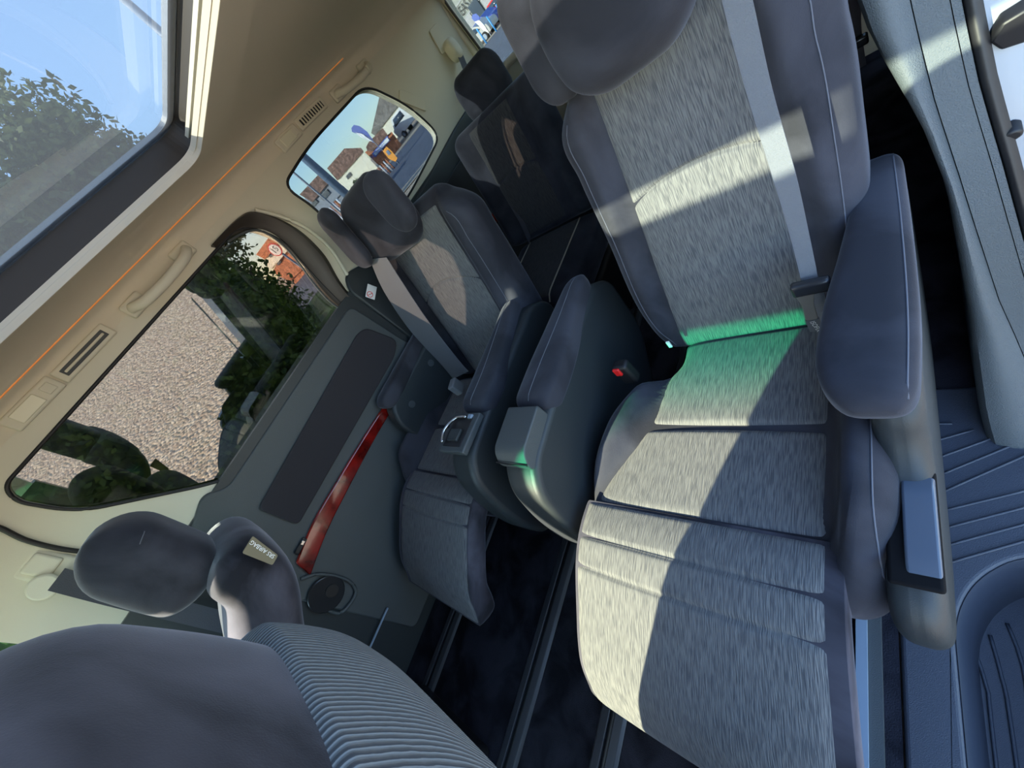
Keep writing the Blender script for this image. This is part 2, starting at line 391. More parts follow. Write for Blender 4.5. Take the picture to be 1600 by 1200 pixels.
pane_of('window_4', [(y + (.01 if y > 1.25 else -.01), z + (.008 if z > 1.15 else -.008)) for y, z in QW], 'g_quarter', 'rounded rear quarter window')
pane_of('window_5', DW, 'g_clear', 'driver door window')
# lower far wall and the sliding door trim
low = plate('wall_right', [(-1.6, 0), (2.28, 0), (2.28, .95), (-1.6, .95)], [], lambda u, v, w: (-(.762 + w), u, v), .04, 'plastic', kind='structure'); low['label'] = 'dark lower side wall'
door = bpy.data.objects.new('door_1', None); COL.objects.link(door); door.location = (-.75, .1, 0); struct(door, 'trim of the closed far sliding door, dark grey with a red veneer strip')
dp = [(-.345, .05), (.63, .05), (.655, .30), (.66, .60), (.645, .92), (-.10, .92), (-.14, .97), (-.24, .94), (-.345, .92)]
prism('door_panel', corner_round(dp, .03), lambda u, v, w: (-.748 + (-.10 * max(0, v - .84)) - w, u, v), 0, .02, 'plastic2', door, bevel=.006)
# cushion-faced insert panel
fp = corner_round([(-.13, .675), (.57, .675), (.635, .70), (.60, .83), (.56, .845), (-.125, .815)], [.02, .05, .03, .03, .03, .02])
prism('fabric_insert', fp, lambda u, v, w: (-.748 + w - .08 * max(0, v - .8), u, v), 0, .014, mat('brown_black_cloth', (.030, .027, .032), .95, bump=.6, bscale=700), door, bevel=.006)
# veneer strip
st = [at(*p, 'x', -.735) for p in ((700, 475), (628, 592), (575, 672), (520, 762), (487, 820), (462, 880))]
sb = [at(*p, 'x', -.735) for p in ((706, 480), (640, 596), (588, 682), (536, 780), (508, 838), (485, 900))]
tp = [(p[1], p[2]) for p in curve(st[1:], 30, False)]; bp = [(p[1], p[2]) for p in curve(sb[1:], 30, False)]
prism('veneer_strip', tp + bp[::-1], lambda u, v, w: (-.748 + w, u, v), 0, .016, 'wood', door, bevel=.005)
sw = box('window_switch', tuple(at(470, 853, 'x', -.735)), (.008, .055, .018), 'black', door)
box('switch_rocker', tuple(at(473, 848, 'x', -.728)), (.006, .014, .010), 'chrome', sw, bevel=.001)
# bottle pocket low at the front of the door
pk = corner_round([(-.40, .42), (-.15, .47), (-.145, .56), (-.24, .585), (-.40, .585)], [.01, .03, .03, .04, .01])
cpos = at(512, 930, 'x', -.72)
hold = disc('bottle_holder', (-.735, cpos[1], cpos[2]), (1, 0, 0), .062, .012, 'gloss', door, bevel=.004)
disc('holder_cap', (-.727, cpos[1] + .015, cpos[2] - .01), (1, 0, 0), .022, .008, 'black', hold)
tube('holder_rim', [at(*p, 'x', -.735) for p in ((470, 905), (500, 897), (540, 905), (556, 922), (548, 942), (530, 958), (505, 950))], .006, 'plastic2', door)
box('sill_scuff', tuple(at(590, 985, 'x', -.735)), (.01, .16, .006), 'alu', door)
# dark curved frame round the rear end of the sliding door window
OUT = [(330, 386), (350, 364), (372, 343), (392, 333), (420, 338), (452, 352), (480, 372), (508, 402), (530, 440), (552, 468), (578, 492)]
INN = [(340, 388), (362, 370), (382, 360), (400, 357), (420, 362), (444, 378), (466, 402), (486, 430), (506, 456), (528, 478), (548, 492)]
oc = curve([atw(*p) for p in OUT], 60, False); ic = curve([atw(*p) for p in INN], 60, False)
k = min(len(oc), len(ic)); rings = []
for i in range(k):
    a, b = oc[i], ic[i]; nx = np.array([.016, 0, .0025]); md = (a + b) / 2
    rings.append([a - nx, a + nx * .6, a * .8 + b * .2 + nx * 1.3, md + nx * 1.0, a * .3 + b * .7 + nx * .4, b + nx * .3, b - nx])
V, F = loop_skin(rings); struct(mesh('trim_7', V, F, 'darkframe', auto=.6), 'brown black window frame curving round the rear of the sliding door glass')
tube('trim_8', [atw(*p) + np.array([.012, 0, 0]) for p in ((355, 380), (385, 364), (410, 364), (440, 384), (465, 412), (490, 446), (516, 474), (545, 492))], .004, 'plastic2')['kind'] = 'structure'
tube('trim_9', [atw(*p) + np.array([.010, 0, 0]) for p in ((398, 330), (440, 341), (480, 360), (515, 390), (541, 430), (562, 458), (590, 484))], .007, 'beige')['kind'] = 'structure'
# window belt seal + outer black rims
tube('trim_10', [(-wx(y_z[1]) + .002, y_z[0], y_z[1]) for y_z in MIDW], .0045, 'black', sub=1, close=True)['kind'] = 'structure'
tube('trim_11', [(-wx(z) + .002, y, z) for y, z in QW], .0045, 'black', sub=1, close=True)['kind'] = 'structure'
# seal line of the sliding door's front edge
tube('trim_12', [atw(*p) + np.array([.004, 0, 0]) for p in ((-40, 812), (0, 824), (40, 843), (90, 856), (135, 862), (200, 868))], .006, 'black')['kind'] = 'structure'
# dark grey quarter trim behind the sliding door
qd = [at(*p, 'x', -.75) for p in ((560, 478), (604, 478), (640, 500), (668, 470), (690, 300), (722, 188), (760, 120))]
o = prism('trim_13', corner_round([(.665, .05), (2.28, .05), (2.28, .985), (1.75, .975), (1.3, .94), (.92, .93), (.74, 1.0), (.69, .95)], [.0, 0, 0, .1, .2, .1, .04, .03]), lambda u, v, w: (-.757 + w - .12 * max(0, v - .84), u, v), 0, .018, 'plastic', bevel=.008); struct(o, 'dark lower rear quarter trim')
sp = prism('speaker_panel', corner_round([(1.02, .62), (1.62, .68), (1.66, .88), (1.12, .86)], .05), lambda u, v, w: (-.739 + w - .12 * max(0, v - .84), u, v), 0, .008, 'black', o, bevel=.004)
prism('veneer_strip', corner_round([(1.22, .53), (1.52, .56), (1.53, .61), (1.22, .60)], .01), lambda u, v, w: (-.739 + w, u, v), 0, .01, 'wood', o, bevel=.003)
# rear end with tailgate window
mpr = lambda u, v, w: (u, 2.25 - .12 * (v - .92) + w, v)
RWIN = corner_round([(-.725, .96), (.725, .96), (.70, 1.385), (-.70, 1.385)], [.05, .05, .09, .09])
struct(plate('wall_rear', [(-.82, 0), (.82, 0), (.80, 1.0), (.745, 1.46), (-.745, 1.46), (-.80, 1.0)], [RWIN], mpr, .04, 'beige'), 'beige tailgate trim')
struct(plate('window_6', [(u * 1.01, v) for u, v in RWIN], [], lambda u, v, w: (u, 2.27 - .12 * (v - .92) + w, v), .004, 'g_rear'), 'tailgate window')
tube('trim_14', [mpr(u, v, -.004) for u, v in RWIN], .006, 'darkframe', sub=1, close=True)['kind'] = 'structure'
tube('trim_15', [(u * 1.045, mpr(u, v, 0)[1] - .012, .955 + (v - .96) * 1.13) for u, v in RWIN], .02, 'beige', sub=1, close=True)['kind'] = 'structure'
# near side: closed front part, rear part, rail over the open sliding door
NQ = [(1.0, 1.0), (1.9, 1.0), (1.85, 1.30), (1.1, 1.32)]; NF = [(-1.45, .95), (-.60, .95), (-.58, 1.30), (-1.05, 1.30)]
o = plate('wall_left', [(.93, .80), (2.28, .80), (2.28, 1.40), (-1.15, 1.40), (-1.5, .92), (-.48, .92), (-.42, 1.33), (.86, 1.33)], [NQ, NF], mpw(1), .03, 'beige', kind='structure'); o['label'] = 'near side wall round the open door'
pane_of('window_7', NF, 'g_clear', 'front passenger door window', 1); pane_of('window_8', NQ, 'g_quarter', 'near quarter window', 1)
o = plate('wall_left', [(-1.6, 0), (-.46, 0), (-.46, .95), (-1.6, .95)], [], lambda u, v, w: (.775 + w, u, v), .04, 'plastic', kind='structure'); o['label'] = 'front passenger door trim'
o = plate('wall_left', [(.72, 0), (2.28, 0), (2.28, .95), (.90, .95), (.78, .7), (.72, .35)], [], lambda u, v, w: (.80 + w, u, v), .04, 'plastic', kind='structure'); o['label'] = 'near rear quarter lower wall'
# front end: windscreen, pillars, dashboard, bulkhead
wsp = lambda u, v, w: (u, -1.48 - (1.43 - v) * 2.05 - w, v)
struct(plate('window_9', [(-.79, .93), (.79, .93), (.70, 1.43), (-.70, 1.43)], [], wsp, .005, 'g_wind'), 'windscreen with green shade band')
for sgn, n in ((-1, 'trim_16'), (1, 'trim_17')):
    a = [wsp(sgn * .80, .92, 0), wsp(sgn * .715, 1.42, 0)]
    tube(n, [a[0], a[1]], .032, 'beige', sub=1)['kind'] = 'structure'
struct(prism('trim_29', [(-.76, 1.26), (-.75, 1.45), (-.44, 1.45), (-.63, 1.426), (-.705, 1.390), (-.75, 1.30)], wsp, -.012, -.004, 'beige', bevel=0), 'added unseen plate in the upper windscreen corner, shaped to block sun')  # added out of view, shaped to keep the sun off the armrest lid
struct(box('trim_18', (0, -1.44, 1.466), (1.40, .12, .07), 'head', bevel=.02), 'roof header over the windscreen')
struct(prism('wall_front', corner_round([(-2.5, 0), (-1.75, .0), (-1.72, .55), (-1.85, .86), (-2.1, .92), (-2.5, .92)], [0, 0, .05, .12, .08, 0]), YZ, -.76, .76, 'plastic', bevel=.01), 'dashboard and bulkhead')

# step, step well and the door opening's rear edge
step = plate('trim_19', [(.662, -.9), (.94, -.9), (.94, .70), (.662, .70)], [corner_round([(.735, -.6), (.93, -.6), (.93, .345), (.83, .345), (.765, .28), (.735, .20)], [.03, .01, .01, .05, .05, .04])], lambda u, v, w: (u, v, .004 - w), .02, 'step', kind='structure'); step['label'] = 'blue grey ribbed plastic step plate at the open door'
b = step.modifiers.new('bevel', 'BEVEL'); b.width = .008; b.segments = 4; b.limit_method = 'ANGLE'
lip = [tuple(p) for p in corner_round([(.735, -.6), (.93, -.6), (.93, .345), (.83, .345), (.765, .28), (.735, .20)], [.03, .01, .01, .05, .05, .04])]
V, F = loop_skin([[(u, v, .001) for u, v in lip], [(.83 + (u - .83) * .9 + .005, -.13 + (v + .13) * .97, -.07) for u, v in lip], [(.83 + (u - .83) * .84 + .007, -.13 + (v + .13) * .95, -.17) for u, v in lip]], caps=False)
struct(mesh('trim_20', V, F, 'step'), 'side walls of the step well')
well = plate('trim_21', [(.72, -.62), (.95, -.62), (.95, .36), (.72, .36)], [], lambda u, v, w: (u, v, -.17 - w), .02, 'step', kind='structure'); well['label'] = 'ribbed floor of the step well'
for i in range(9):                         # slanting ribs on the step plate
    p0 = at(1457 + i * 2, 690 + i * 27.5 - 28, 'z', .006); p1 = at(1492 + i * 34 - (4 if i < 2 else 0), 662 + i * 9.5 + (0), 'z', .006)
    if i > 4: p1 = at(1600 + (i - 4) * 10, 650 + i * 23, 'z', .006)
    tube('rib', [p0, (p0 + p1) / 2, p1], .0025, 'step', step, n=8, sub=2, flat=.8)
for i in range(7):
    x = .765 + i * .024; tube('rib', [(x, -.5, -.168), (x, .05, -.168), (x - .004 * (i % 2), .12 + .03 * (i % 3), -.168), (x - .012, .19 + .03 * (i % 3), -.168)], .003, 'step', well, n=8, sub=3)
struct(plate('trim_22', [(.60, -1.2), (.617, -1.2), (.617, .62), (.60, .62)], [], lambda u, v, w: (u, v, .001 + w), .016, 'alu'), 'pale metal cover of the seat rail beside the step')
struct(plate('trim_23', [(.6175, -1.2), (.637, -1.2), (.637, .62), (.6175, .62)], [], lambda u, v, w: (u, v, .001 + w), .009, 'plastic2'), 'grey edge strip along the carpet')
zsJ = [-.17, -.01, .085, .19, .296, .42, .545, .646, .746, .809, .92, 1.10, 1.33]
YJ = lambda z: float(np.interp(z, [-.3, 0, .1, .25, .5, .65, .8, 1.33], [.50, .56, .60, .65, .70, .75, .80, .96]))
inner = lambda z: float(np.interp(z, [-.2, -.01, .085, .296, .545, .646, .746, .809, .92, 1.33], [.83, .806, .798, .797, .786, .768, .740, .725, .718, .70]))
seam = lambda z: float(np.interp(z, [-.2, 0, .2, .33, .56, .67, .74, .80, 1.33], [.93, .892, .855, .830, .799, .783, .776, .771, .74]))
seam2 = lambda z: seam(z) + .031; rub0 = lambda z: seam(z) + .040; rub1 = lambda z: seam(z) + .056
ZJ = list(np.linspace(-.17, 1.33, 40))
def jamb(name, xa, xb, dy, dep, m, label, bulge=0, z0=-.2):
    R = []
    for z in ZJ:
        if z < z0: continue
        y = YJ(z) + dy; a, b_ = xa(z), xb(z); n = 8
        fr = [(a + (b_ - a) * i / n, y - bulge * math.sin(PI * i / n) + (bulge * .9 if i == 0 else 0), z) for i in range(n + 1)]
        R.append(fr + [(b_, y + dep, z), (a, y + dep, z)])
    V, F = loop_skin(R); o = mesh(name, V, F, m, auto=.6); return struct(o, label)
jamb('trim_24', inner, seam, 0, .20, 'quarter', 'slate plastic trim on the rear edge of the door opening', .014)
jamb('trim_25', lambda z: seam(z) + .0012, seam2, .0, .15, 'quarter', 'flat outer strip of the door opening trim')
jamb('trim_26', lambda z: seam2(z) + .001, rub0, -.001, .12, 'quarter', 'narrow edge strip of the door opening trim')
jamb('trim_27', lambda z: rub0(z) + .0005, rub1, .0, .08, 'black', 'black rubber door seal', .006)
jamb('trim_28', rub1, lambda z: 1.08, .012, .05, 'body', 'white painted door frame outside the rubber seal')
for px, py, r_, nm, lb in ((1580, 200, .010, 'rubber_stopper', 'small black rubber stopper on the white door frame'), (1592, 32, .024, 'door_bumper', 'black plastic door bumper at the top right of the white door frame')):
    c = np.array([.77, 0, 1.15]); d = ray(px, py); t = 0
    while (c + d * t)[1] < YJ((c + d * t)[2]) + .012: t += .001
    q = c + d * t
    o = disc(nm, (q[0], q[1] - .006, q[2]), (0, -1, -.2), r_, .022, 'black', n=7, bevel=.003); tag(o, lb, 'bumper' if r_ > .015 else 'stopper')

# ================================================================ seats
sst = lambda a, b, x: (lambda t: t * t * (3 - 2 * t))(min(1, max(0, (x - a) / (b - a))))
def path_frame(pts):
    """curved front surface in the y-z plane; returns F(x, s, w) and its length"""
    P = np.array(curve([(p[0], p[1]) for p in pts], 20 * len(pts), False)); d = np.r_[0, np.cumsum(np.linalg.norm(np.diff(P, axis=0), axis=1))]
    def F(x, s, w):
        y, z = np.interp(s, d, P[:, 0]), np.interp(s, d, P[:, 1]); e = .012
        ty = np.interp(s + e, d, P[:, 0]) - np.interp(s - e, d, P[:, 0]); tz = np.interp(s + e, d, P[:, 1]) - np.interp(s - e, d, P[:, 1])
        l = math.hypot(ty, tz); return (x, y - w * -tz / l * -1 if False else y + w * tz / l, z - w * ty / l)
    return F, d[-1]
def rec(yb, zb, k):                        # reclined frame: front (towards -y) is +w
    l = math.hypot(1, k); uy, uz = k / l, 1 / l
    return lambda x, s, w: (x, yb + s * uy - w * uz, zb + s * uz + w * uy)
def mir(F, mx): return (lambda x, s, w: (lambda q: (mx - q[0], q[1], q[2]))(F(x, s, w))) if mx is not None else F
SEAM = mat('seam_thread', (.10, .105, .13), .9)

def armrest(t, F, L, xl, xr, th, seamx=None, name='armrest_pad', rz=(.05, .035)):
    b = Body(F, L, xl, xr, C_(th[0]), C_(th[1]), n=3.2, r=rz, rw=.022)
    o = b.build(name, 'velvet', t)
    if seamx: tube('seam', [b.F(seamx(s), s, b.front(seamx(s), s) + .0002) for s in np.linspace(.012, L - .012, 26)], .0011, SEAM, o, n=6, sub=1)
    return b
def console(t, x0, x1, nose=0, name='armrest_shell'):
    pl = corner_round([(.205, .585), (.150, .535), (.118, .42), (.108, .30), (.125, .215), (.25, .17), (.62, .19), (.76, .36), (.78, .55), (.70, .60), (.34, .595)], [.03, .05, .06, .05, .03, .05, .06, .06, .04, .03, .02], 8)
    return prism(name, pl, YZ, x0, x1, 'plastic', t, bevel=.018, seg=5)

def captain_seat(name, label, near):
    mx = None if near else 0.0
    m_ = lambda F: mir(F, mx)
    sx = 1 if near else -1
    X = lambda x: x * sx
    t = thing(name, (X(.43), .35, 0), label, 'seat', 'captain seats of the middle row')
    # cushion
    Fc = m_(lambda x, s, w: (x, .62 - s, .365 + w))
    xl = sm([0, .08, .15, .21, .33, .42, .50], [.34, .335, .255, .215, .195, .195, .235]); xr = sm([0, .1, .25, .40, .50], [.67, .70, .712, .710, .675])
    il = sm([0, .03, .24, .43, .50], [.36, .345, .305, .215, .205]); ir = C_(.632)
    Bc = lambda x, s: (.060 * sst(0, .05, il(s) - x) * sst(0, .10, s) * sst(0, .16, .47 - s) + .098 * sst(0, .03, x - .633) * sst(0.10, .22, s) * sst(0, .14, .52 - s))
    c = Body(Fc, .51, xl, xr, C_(.055), C_(.16), n=5, B=Bc, r=(.02, .05), rw=.03)
    cu = c.build('seat_cushion', 'velvet', t)
    c.panel('cushion_panel', 'fabric', t, il, ir, .02, .437, seams=((.242, .013, .008, 0), (.437, .012, .012, 0)), puff=.006)
    # calf rest
    pts = [(.192, .424), (.15, .427), (.11, .424), (.07, .413), (.03, .395), (-.03, .362), (-.08, .333), (-.12, .302), (-.152, .26), (-.172, .225)]
    pts = pts if near else pts[:-1]
    pts += [(-.186, .155), (-.190, .10), (-.188, .06)] if near else [(-.178, .232)]
    Fp, L = path_frame(pts); Fl = m_(Fp)
    cr = C_(.650)
    cb = Body(Fl, L, C_(.200), cr, C_(.0), C_(.085), n=7, r=(.012, .02), rw=.004)
    cb.build('calf_rest', 'velvet_back', t, ns=60)
    cb.panel('calf_panel', 'fabric', t, C_(.203), C_(.632), .004, L - .006, seams=((.078, .006, .004, 0), (.142, .005, .004, -.004)), puff=.005, nv=150, lift=.003)
    # bolster seam on the door-side pad
    tube('seam', [c.F(.688, s, c.front(.688, s) + .0004) for s in np.linspace(.2, .47, 24)], .0012, SEAM, cu, n=6, sub=1)
    # backrest
    if near: yb, bl, br, i0, i1 = .672, (.295, .262, .265, .268, .275, .33), (.69, .70, .712, .715, .705, .65), (.335, .345, .36, .375), (.628, .622, .615, .60)
    else: yb, bl, br, i0, i1 = .712, (.14, .12, .112, .112, .12, .18), (.69, .70, .705, .71, .70, .62), (.235, .222, .212, .208), (.56, .565, .565, .56)
    Fb = m_(rec(yb - .006, .362, .3)); ks = [0, .14, .34, .48, .57, .625]
    e0, e1 = sm([0, .2, .4, .63], i0), sm([0, .2, .4, .63], i1)
    Bb = lambda x, s: .034 * (sst(0, .045, e0(s) - x) + sst(0, .045, x - e1(s))) * sst(0, .12, s + .03)
    bk = Body(Fb, .66, sm(ks, bl), sm(ks, br), sm([0, .2, .64], [.07, .06, .05]), C_(.075), n=4, B=Bb, r=(.03, .06), rw=.04)
    bo = bk.build('backrest', 'velvet', t, ns=64, na=88)
    bk.panel('backrest_panel', 'fabric', t, e0, e1, .015, .615, seams=((.41 if near else .41, .006, .0035, -.028 if near else -.05), (.0, .01, .02, 0)), puff=.006, nv=300)
    for q, o_ in ((lambda s: sm(ks, bl)(s) + .032, 0), (lambda s: sm(ks, br)(s) - .030, 1)):
        tube('seam', [bk.F(q(s), s, bk.front(q(s), s) + .0004) for s in np.linspace(.03, .58, 40)], .0011, SEAM, bo, n=6, sub=1)
    # headrest with two folding wings
    if near: hx, hy, hz = .482, .738, .945
    else: hx, hy, hz = .440, .800, .915
    Fh = m_(rec(hy, hz, .22)); hw_ = .108 if near else .150
    hd = Body(Fh, .215 if near else .245, sm([0, .05, .13, .215], [hx - hw_ + .022, hx - hw_, hx - hw_ - .007, hx - hw_ + .022]), sm([0, .05, .13, .215], [hx + hw_ - .022, hx + hw_, hx + hw_ + .008, hx + hw_ - .02]), C_(.06), C_(.05), n=3, r=(.05, .06), rw=.05)
    h = hd.build('headrest', 'velvet', t)
    def wing(xc, yc, hw, ang, sg, zz, ln=.17):
        R = Matrix.Rotation(ang * sg, 3, 'Z'); F0 = rec(0, 0, .2)
        def F(x, s, w): p = R @ Vector(F0(x, s, w)); return (xc + p.x, yc + p.y, zz + p.z)
        b = Body(m_(F), ln, C_(-hw), C_(hw), C_(.026), C_(.028), n=2.8, r=(.06, .05), rw=.045); return b.build('headrest_wing', 'velvet', h)
    if near:
        wing(hx - .140, hy + .030, .056, -.25, 1, hz + .025, .20); wing(hx + .165, hy - .01, .055, .25, 1, hz + .05, .17)
    else:
        wing(.185, .700, .048, .15, -1, .980, .170); wing(.578, .735, .072, .25, 1, .965, .225)
    # armrests: aisle side
    if near: a0, a1, zt, ang = .052, .168, .595, 0
    else: a0, a1, zt, ang = .068, .178, .595, 0
    L = .40
    Fa = m_(lambda x, s, w: (x, .332 + s, zt + w + .02 * (s / L)**2))
    armrest(t, Fa, L, sm([0, .1, .25, L], [a0, a0, a0 + .02, a0 + .05]), sm([0, .1, .25, L], [a1, a1 + .004, a1 - .004, a1 - .012]), (.030, .045), sm([0, .1, .25, L], [(a0 + a1) / 2, (a0 + a1) / 2, (a0 + a1) / 2 + .012, (a0 + a1) / 2 + .022]), rz=(.035, .06))
    sh = console(t, X(a0 + .004), X(a1 - .004))
    if near:
        lid = prism('cup_lid', corner_round([(.325, .588), (.195, .570), (.193, .592), (.215, .622), (.325, .628)], [.004, .01, .02, .02, .006]), YZ, .058, .158, 'plastic2', t, bevel=.006)
        tube('lid_seam', [(.060, .194, .60), (.11, .192, .60), (.160, .194, .598)], .002, 'black', lid, n=6)
    else:
        cx = (-.068 - .178) / 2
        cupz = .605
        hb = box('cup_holder', (cx - .005, .262, cupz), (.118, .118, .02), 'plastic2', t, bevel=.004)
        box('holder_recess', (cx - .008, .262, cupz + .0075), (.088, .090, .008), 'black', hb, bevel=.006)
        tube('holder_ring', [(cx - .045, .225, cupz + .02), (cx - .055, .262, cupz + .024), (cx - .03, .30, cupz + .02), (cx + .01, .305, cupz + .016)], .004, 'chrome', hb)
        box('holder_flap', (cx - .008, .25, cupz + .015), (.045, .035, .008), 'plastic', hb, bevel=.002)
        box('holder_clip', (cx + .024, .307, cupz + .012), (.016, .012, .008), 'alu', hb, bevel=.001)
    # armrests: door side
    if near:
        L = .47
        Fa = lambda x, s, w: (x, .318 + s, .575 + w + .012 * (s / L))
        armrest(t, Fa, L, sm([0, .05, .16, .27, .37, L], [.664, .646, .648, .666, .680, .686]), sm([0, .1, .3, L], [.740, .747, .748, .744]), (.028, .045), sm([0, .1, .3, L], [.732, .737, .738, .734]), rz=(.04, .035))
        pod = corner_round([(.40, .56), (.335, .545), (.315, .485), (.275, .452), (.17, .446), (.108, .415), (.096, .345), (.125, .25), (.25, .16), (.70, .15), (.78, .3), (.78, .56)], [.02, .03, .03, .03, .05, .05, .05, .05, .06, .05, .05, .03], 8)
        pd = prism('armrest_shell', pod, YZ, .690, .745, 'plastic', t, bevel=.024, seg=10)
        hr = box('lever_recess', (.7200, .224, .4488), (.050, .152, .009), mat('matt_black_plastic', (.006, .006, .007), .8, spec=.1), t, bevel=.008)
        lv = prism('recline_lever', corner_round([(.290, .455), (.285, .440), (.165, .436), (.160, .452), (.18, .459), (.27, .463)], [.004, .004, .004, .006, .01, .01]), YZ, .712, .7435, mat('satin_lever_plastic', (.07, .09, .125), .22), t, bevel=.006)
    else:
        L = .40
        Fa = lambda x, s, w: (x, .345 + s, .640 + w)
        armrest(t, Fa, L, sm([0, .1, .25, L], [-.722, -.724, -.722, -.715]), sm([0, .1, .25, L], [-.635, -.64, -.655, -.675]), (.028, .04), sm([0, .1, .25, L], [-.690, -.690, -.693, -.70]), rz=(.045, .05))
        pl = corner_round([(.36, .62), (.31, .55), (.30, .30), (.36, .2), (.76, .22), (.78, .62)], [.03, .04, .05, .05, .05, .03], 8)
        o = prism('armrest_shell', pl, YZ, -.716, -.650, 'plastic', t, bevel=.014, seg=5)
        for yy, zz in ((.41, .55), (.60, .56)):
            disc('screw_cap', (-.6485, yy, zz), (1, 0, 0), .014, .004, 'plastic2', o)
    # base and floor shoes
    box('seat_base', (X(.44), .37, .115), (.40, .40, .17), 'black', t, bevel=.02)
    return t, bk, c
nearseat, NB, NC = captain_seat('captain_seat', 'large grey and navy captain seat beside the open sliding door', True)
farseat, FB, FC = captain_seat('captain_seat', 'grey and navy captain seat beside the far window, cup holder open', False)
for o_, g in ((nearseat, NB),):
    q = atk(1046, 536, .565); tgl = box('fabric_tag', (q[0], q[1] - .004, q[2]), (.008, .004, .020), 'white', nearseat, bevel=.0005)
    q = atk(1275, 498, .57); tg = box('isofix_tag', (q[0], q[1] - .014, q[2]), (.024, .004, .034), mat('grey_tag', (.10, .11, .13), .8), nearseat, bevel=.0005)
    words('tag_lettering', 'ISOFIX', (q[0], q[1] - .0175, q[2]), (.15, 0, -1), (1, 0, .15), .011, 'white', tg)
# red belt buckle by the near seat's aisle armrest
q = at(975, 577, 'y', .50); bb_ = box('belt_buckle', (q[0], q[1], q[2] - .01), (.040, .03, .07), 'black', nearseat, bevel=.008)
box('red_button', (q[0] - .006, q[1] - .016, q[2] + .012), (.018, .008, .024), 'red', bb_, bevel=.003)

# ---- belts
def atp(pts, y0): return [atk(x, y, y0) for x, y in pts]
def strap(name, L, R, y0, m, label, cat='seat belt', th=.0018, parent=None, group=None):
    a, b = atp(L, y0), atp(R, y0); o = ribbon(name, [(p + q) / 2 for p, q in zip(a, b)], [(q - p) / 2 for p, q in zip(a, b)], m, parent, th)
    if parent is None: tag(o, label, cat, group)
    return o
bt = thing('seat_belt', tuple(atk(1150, 0, .50)), 'pale grey seat belt hanging down the near captain seat with its metal tongue', 'seat belt')
strap('webbing', [(1120, -60), (1128, 0), (1165, 140), (1205, 270), (1232, 360), (1252, 438)], [(1160, -60), (1176, 0), (1207, 140), (1243, 270), (1263, 360), (1279, 438)], .508, 'belt', '', parent=bt)
strap('lap_webbing', [(1262, 440), (1268, 470), (1284, 505)], [(1284, 440), (1290, 470), (1298, 505)], .535, 'belt', '', parent=bt)
q = atk(1267, 448, .495); bx = box('tongue_grip', tuple(q), (.052, .016, .026), 'gloss', bt, bevel=.005)
q2 = atk(1263, 478, .50); prism('tongue_plate', corner_round([(-.014, .026), (-.008, .004), (-.0085, -.026), (.0085, -.026), (.008, .004), (.014, .026)], .004), lambda u, v, w: (q2[0] + u, q2[1] + w + .3 * v, q2[2] + v), -.0015, .0015, mat('tongue_steel', (.25, .25, .24), .35, .8), bt, bevel=.0006)
bt = thing('seat_belt', tuple(atk(590, 415, .60)), 'mauve grey seat belt lying across the far captain seat', 'seat belt')
strap('webbing', [(578, 405), (600, 455), (640, 515), (690, 570), (708, 592)], [(604, 402), (628, 440), (668, 500), (716, 562), (732, 580)], .585, 'belt', '', parent=bt)
q = at(713, 604, 'y', .52); blk = box('belt_buckle', tuple(q), (.03, .05, .055), mat('grey_buckle', (.22, .23, .24), .5), bt, bevel=.006, rot=.3)

